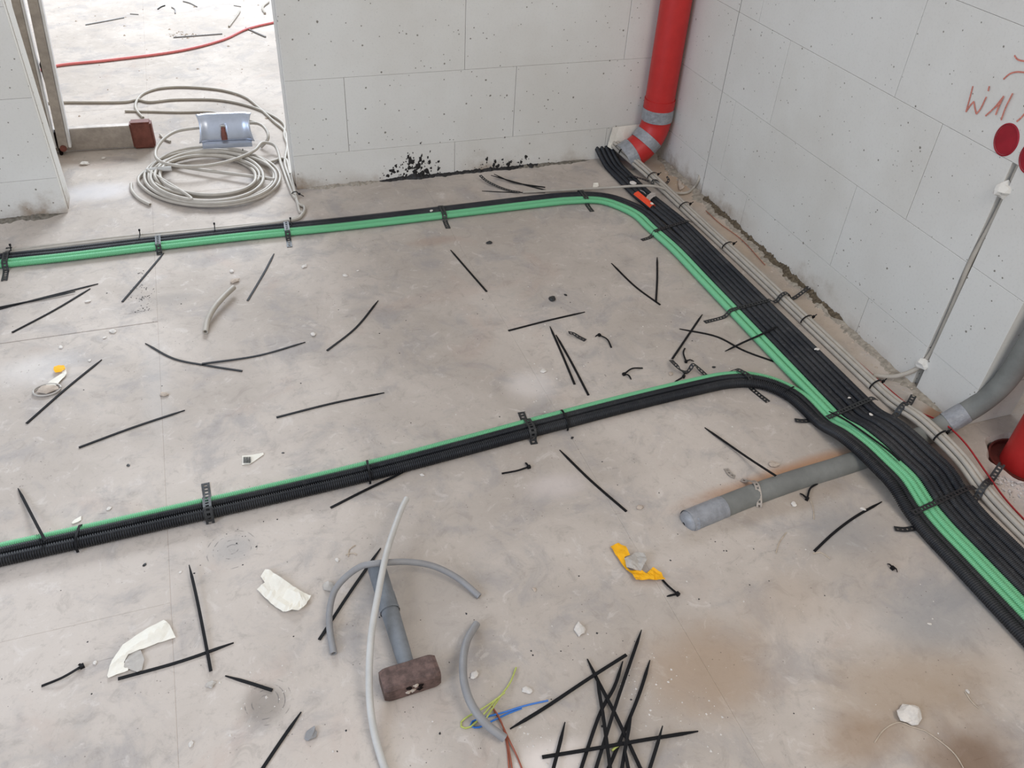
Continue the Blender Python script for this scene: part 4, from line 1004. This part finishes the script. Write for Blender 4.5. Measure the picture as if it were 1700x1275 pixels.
# sheets of tape and paper
sheet('paper_scrap', [(441, 947), (450, 950), (472, 966), (497, 981), (517, 991), (509, 1005), (496, 1017), (470, 1017), (450, 1003), (427, 981), (440, 969), (433, 958)], 'paper', None, .002, .004, 30, ((435, 975, 465, 1000, .006), (470, 966, 505, 1000, .005)))
tag(bpy.data.objects['paper_scrap'], 'crumpled cream paper scrap left of the hammer handle', 'paper')
pt = empty('paper_strip', 'long bent white tape strip with a torn grey end at the bottom left', 'paper')
sheet('strip', [(272, 1030), (282, 1038), (292, 1059), (262, 1068), (232, 1080), (214, 1088), (206, 1100), (214, 1108), (213, 1114), (180, 1126), (178, 1122), (186, 1098), (204, 1070), (238, 1048)], 'paper', pt, .002, .003, 20, ((200, 1095, 260, 1050, .004),))
sheet('torn_film', [(214, 1084), (234, 1080), (240, 1096), (236, 1112), (228, 1116), (206, 1108), (208, 1098)], 'clear', pt, .003, .002, 30)
yt = empty('yellow_tape', 'torn yellow tape with a milky film piece on the open floor', 'tape')
sheet('tape', [(1013, 908), (1027, 903), (1038, 910), (1045, 925), (1036, 929), (1040, 942), (1046, 948), (1066, 949), (1072, 955), (1083, 945), (1098, 952), (1100, 959), (1104, 965), (1085, 966), (1063, 966), (1055, 967), (1048, 955), (1034, 940), (1022, 922)], 'yellow', yt, .004, .007, 22, ((1072, 955, 1075, 966, .004), (1083, 945, 1085, 966, .005)))
sheet('film', [(1036, 930), (1046, 925), (1056, 917), (1070, 921), (1073, 932), (1064, 948), (1052, 947), (1040, 943)], 'clear', yt, .009, .005, 30)
lb_ = empty('label_scrap', 'torn white label with a barcode above the near run', 'label')
sheet('paper', [(402, 757), (420, 755), (437, 752), (438, 755), (415, 771), (402, 772)], 'paper', lb_, .001, .001, 20, sub=2)
bars = []
for k in range(7):
    a = G(404.5+k*1.9, 758.5, .0045); b = G(404.5+k*1.9, 768.5, .0045); d = Vector((.0006+.0004*(k % 2), 0, 0))
    bars.append(([a-d, a+d, b+d, b-d, *[q_+Vector((0, 0, .0003)) for q_ in (a-d, a+d, b+d, b-d)]], [(0, 1, 2, 3), (7, 6, 5, 4), (0, 4, 5, 1), (1, 5, 6, 2), (2, 6, 7, 3), (3, 7, 4, 0)]))
v, f = join(bars); mk('barcode', v, f, 'ink', lb_)
yc = empty('yellow_scrap', 'orange yellow disc with a white tape tail lying in plaster dust on the left', 'scrap')
sheet('disc', [(90, 610), (98, 607), (107, 608), (109, 613), (102, 618), (92, 619), (89, 615)], 'yellow', yc, .006, .002, 30, sub=3)
sheet('tape_tail', [(103, 620), (110, 612), (111, 622), (96, 638), (88, 645), (76, 640), (82, 635)], 'paper', yc, .003, .003, 30, sub=3)
p = G(78, 647, .004); tube('ring', [p+Vector((.030*math.cos(a), .022*math.sin(a), 0)) for a in np.linspace(0, 2*PI*.97, 24)], .0022, 'clear', yc, 8, .004)
stone('plaster_lump', (p.x, p.y, 0), .016, .3, 'stone_beige', 4, yc)
oc = empty('orange_clip', 'bright orange plastic strip lying on the black bundle', 'clip')
V = []; F = []
A, B = G(1056, 322, .028), G(1083, 344, .028); d = (B-A).normalized(); sd = Vector((-d.y, d.x, 0))
prof = [(-.010, 0), (-.006, .006), (.006, .010), (.012, .002)]
for t in (0, .5, 1):
    for (a, z) in prof: V.append(A+(B-A)*t+sd*a*(1.1 if t == 0 else 1)+Vector((0, 0, z)))
for i in range(2):
    for k in range(3): F.append((i*4+k, i*4+4+k, i*4+5+k, i*4+1+k))
o = mk('strip', V, F, 'orange', oc); s = o.modifiers.new('t', 'SOLIDIFY'); s.thickness = .0015
c = B-d*.006+Vector((0, 0, .011)); mk('white_edge', *box_data(c.x-.004, c.x+.004, c.y-.006, c.y+.006, c.z-.001, c.z+.001), 'paper', oc)
def raised_sheet(name, outline, z, mat, label, cat):
    o = sheet(name, outline, mat, None, z, .005, 30, sub=3); return tag(o, label, cat)
sheet_ = [(1070, 333), (1075, 325), (1083, 319), (1088, 321), (1088, 328), (1081, 331), (1077, 338)]
raised_sheet('paper_scrap', sheet_, .026, 'clear', 'grey white paper scrap beside the orange strip on the bundle', 'paper')
floor_tube('string', [(1063, 316, .025), (1068, 318, .026), (1072, 322, .025)], .001, 'cable_white', 'tiny white thread on the black bundle above the orange strip', 'string', sides=5)
tag(sheet('film_scrap', [(119, 868), (124, 863), (135, 857), (135, 864), (130, 867), (121, 870)], 'paper', None, .001, .001, 20, sub=2), 'small clear film scrap behind the near run at the left', 'film')
tag(sheet('foil_scrap', [(984, 311), (985, 304), (993, 305), (994, 310), (988, 313)], 'paper', None, .002, .003, 20, sub=2), 'small white cube-like scrap beside the far run bend', 'scrap')
tag(sheet('red_white_scrap', [(1126, 297), (1130, 303), (1136, 312), (1128, 317), (1126, 310)], 'stone_beige', None, .003, .005, 20, sub=2), 'small dirty red and white scrap in the wall corner', 'scrap')
# strings and worm-like plaster strips
for pts, l in (([(1452, 1233), (1465, 1214), (1480, 1203), (1496, 1199), (1510, 1205), (1535, 1213)], 'dirty pale string curving below the big white chip'),
               ([(1535, 1213), (1560, 1230), (1585, 1252), (1605, 1285)], 'thin end of the pale string running off the bottom right'),
               ([(1602, 1148), (1613, 1165), (1625, 1176)], 'short pale thread near the right bottom, ending in a white dot'),
               ([(1288, 918), (1293, 902), (1305, 884)], 'pale thread on the floor below the taped pipe'),
               ([(1350, 919), (1362, 917), (1378, 928)], 'small pale hooked thread under the bowed tie'),
               ([(1345, 830), (1350, 845), (1351, 862)], 'thin pale thread hanging down from the V shaped cut tie'),
               ([(1105, 400), (1115, 412), (1135, 432)], 'thin plaster thread beside the green conduit'),
               ([(578, 924), (580, 912), (590, 905)], 'brown plaster curl below the tie above the hammer'),
               ([(574, 921), (584, 918), (592, 921)], 'foot of the brown plaster curl above the hammer')):
    floor_tube('thread', pts, .0011, 'string', l, 'thread', sides=5)
# plaster chips, named one by one where large
chips = [(1508, 1188, .023, 'stone', 'largest white chip, on the brown stain at the bottom right'), (962, 1047, .0125, 'stone', 'half round white chip above the heap of ties'),
         (875, 1147, .0085, 'stone', 'white chip between the blue wire and the yellow green wire tips'), (788, 1121, .008, 'stone', 'white chip inside the arched grey tube'),
         (547, 975, .013, 'clear', 'translucent grey chip inside the bowed grey tube'), (350, 1137, .008, 'clear', 'pale chip beside the short thick tie'),
         (317, 1236, .005, 'stone', 'small white chip at the very bottom left'), (1284, 772, .014, 'stone_beige', 'flat beige chip behind the grey floor pipe'),
         (1318, 838, .007, 'stone', 'white chip below the grey floor pipe'), (1433, 846, .006, 'stone', 'white chip under the bowed tie by the bundle'),
         (390, 468, .016, 'stone_beige', 'beige chip at the end of the curved tube offcut'), (385, 451, .008, 'stone', 'small white chip above the curved tube offcut'),
         (140, 273, .014, 'stone', 'round white chip on the floor below the ladder'), (172, 263, .008, 'stone', 'flat pale chip right of the round one below the ladder'),
         (188, 551, .009, 'stone', 'white chip under the short floor joint on the left'), (174, 561, .005, 'stone', 'tiny white chip next to the one under the short floor joint'),
         (101, 577, .006, 'stone', 'white chip above the yellow disc'), (146, 501, .007, 'stone', 'white chip between the left ties'),
         (149, 599, .005, 'stone', 'white chip at the upper end of the tie by the yellow disc'), (273, 656, .013, 'stone_beige', 'beige flat chip on the left floor seam'),
         (505, 443, .009, 'stone', 'white chip below the far run, left of centre'), (573, 458, .008, 'stone', 'white chip below the far run near the scratched mark'), (594, 450, .005, 'stone', 'tiny white chip right of the one near the scratched mark'),
         (520, 556, .008, 'stone', 'white chip above the end of the long tie in the middle'), (902, 617, .008, 'stone', 'white chip in the dust patch beside the two ties'),
         (1113, 621, .009, 'stone_beige', 'beige chip left of the zigzag band piece'), (701, 789, .005, 'stone', 'white chip just in front of the near run'),
         (181, 845, .005, 'stone', 'tiny white chip behind the near run beside the film scrap'), (887, 979, .006, 'stone_beige', 'small pale chip between the bowed tube and the yellow tape'),
         (1062, 843, .009, 'stone_beige', 'pale chip at the lower end of the slanting tie'), (1606, 1148, .004, 'stone', 'white dot at the end of the short thread'),
         (1543, 1036, .004, 'stone', 'small white chip left of the thick black conduit'), (516, 1220, .011, 'conduit_grey', 'flat grey stone between the white cable and the tie at the bottom'),
         (560, 930, .005, 'stone', 'tiny chip at the left end of the bowed tube'), (300, 950, .003, 'stone', 'tiny chip by the tip of the upright tie'), (158, 1101, .004, 'stone', 'tiny white chip right of the cut tie on the left')]
for i, (px, py, r, mt, l) in enumerate(chips):
    p = G(px, py); tag(stone('plaster_chip', (p.x, p.y, -.0005), r*(.62 if mt == 'stone_beige' else .78), .4, mt, i+1, None, i*1.3), l, 'chip', 'plaster chips on the floor')
for i, (px, py, r, z, l) in enumerate([(1356, 580, .005, .019, 'white crumb on the black bundle, high up'), (1486, 706, .008, .030, 'largest white crumb on the black bundle'), (1446, 688, .004, .024, 'small white crumb on the black bundle near the band'), (1410, 660, .003, .020, 'tiny white crumb on the black bundle above the band'), (716, 350, .005, .02, 'white crumb on the far run by its middle band'),
                                        (1050, 305, .010, .022, 'white chip lying on the black band below the elbow pipe')]):
    p = G(px, py, z); tag(stone('plaster_crumb', (p.x, p.y, z-.002), r, .5, 'stone', i+40, None, i), l, 'crumb')

for i, (px, py, r, l) in enumerate([(812, 404, .010, 'dark crumpled bit on the floor seam below the far run'), (917, 497, .012, 'dark flat bit above the level tie in the middle'), (939, 490, .005, 'tiny dark bit left of the slanting V tie'),
                                    (1185, 610, .005, 'tiny dark bit right of the zigzag band piece'), (950, 727, .004, 'tiny dark bit in front of the near run'), (213, 773, .004, 'tiny dark bit above the near run at the left'), (470, 752, .003, 'tiny dark bit right of the label scrap'),
                                    (240, 938, .004, 'tiny dark bit between near run and upright tie')]):
    p = G(px, py); tag(stone('dark_chip', (p.x, p.y, -.0005), r*.8, .35, 'strap', i+70, None, i), l, 'chip', 'dark bits on the floor')
# countless crumbs
def crumbs(name, n_, mat, label, smin, smax, seed, centers=None):
    rnd = random.Random(seed); parts = []
    for i in range(n_):
        if centers and rnd.random() < .6:
            cx_, cy_, sd = rnd.choice(centers); p = G(cx_, cy_); x, y = rnd.gauss(p.x, sd), rnd.gauss(p.y, sd)
        else: x, y = rnd.uniform(-2.6, -.4), rnd.uniform(-2.4, -.4)
        if x > -.385 and y > -2.6: 
            if y > -1.3 and x < -.345: pass
            else: continue
        if abs(y+1.41) < .07 or (-.37 < y < -.22): continue
        if -.82 < x < -.3 and -1.77 < y < -1.66: continue
        s = smin+(smax-smin)*rnd.random()**3
        a = rnd.random()*6.28; v = [(x+s*math.cos(a+k*1.57)*rnd.uniform(.6, 1.3), y+s*math.sin(a+k*1.57)*rnd.uniform(.6, 1.3), 0) for k in range(4)]+[(x, y, s*.7)]
        parts.append((v, [(0, 1, 4), (1, 2, 4), (2, 3, 4), (3, 0, 4)]))
    v, f = join(parts); return tag(mk(name, v, f, mat), label, 'crumbs', kind='stuff')
cen_w = [(1130, 1180, .05), (920, 1262, .04), (60, 620, .06), (890, 640, .05), (1060, 1150, .04), (440, 1165, .05), (1140, 640, .1), (900, 1240, .04), (1000, 500, .15), (140, 560, .06)]
crumbs('plaster_crumbs', 750, 'stone', 'fine white plaster crumbs scattered over the concrete floor', .0006, .003, 3, cen_w)
crumbs('dark_grit', 620, 'strap', 'fine dark grit scattered over the concrete floor', .0006, .0026, 5, [(236, 455, .010), (236, 475, .010), (236, 495, .010), (237, 515, .010), (385, 880, .05), (1190, 905, .05), (290, 500, .06), (700, 1200, .08), (980, 1090, .08), (235, 490, .03), (900, 500, .2)])
# crumbs in the far room and doorway
rnd = random.Random(11); parts = []
for i in range(260):
    if i < 70: p = G(rnd.gauss(305, 14), rnd.gauss(58, 3)); x, y = p.x, p.y
    else: x, y = rnd.uniform(-2.3, -1.1), rnd.uniform(.5, 3.4)
    s = .002+.008*rnd.random()**3; a = rnd.random()*6.28
    v = [(x+s*math.cos(a+k*1.57)*rnd.uniform(.6, 1.3), y+s*math.sin(a+k*1.57), 0) for k in range(4)]+[(x, y, s*.6)]
    parts.append((v, [(0, 1, 4), (1, 2, 4), (2, 3, 4), (3, 0, 4)]))
v, f = join(parts); tag(mk('debris_crumbs', v, f, 'stone_beige'), 'scattered debris crumbs on the floor of the next room', 'crumbs', kind='stuff')
# crumbs along the right wall foot
parts = []
for i in range(420):
    y = rnd.uniform(-1.5, -.1); x = -abs(rnd.gauss(0, .022))-.004; s = .0008+.005*rnd.random()**3; a = rnd.random()*6.28
    v = [(x+s*math.cos(a+k*1.57), y+s*math.sin(a+k*1.57), 0) for k in range(4)]+[(x, y, s*.7)]
    parts.append((v, [(0, 1, 4), (1, 2, 4), (2, 3, 4), (3, 0, 4)]))
v, f = join(parts); tag(mk('wall_foot_crumbs', v, f, 'stone_beige'), 'mortar crumbs lying along the foot of the right wall', 'crumbs', kind='stuff')
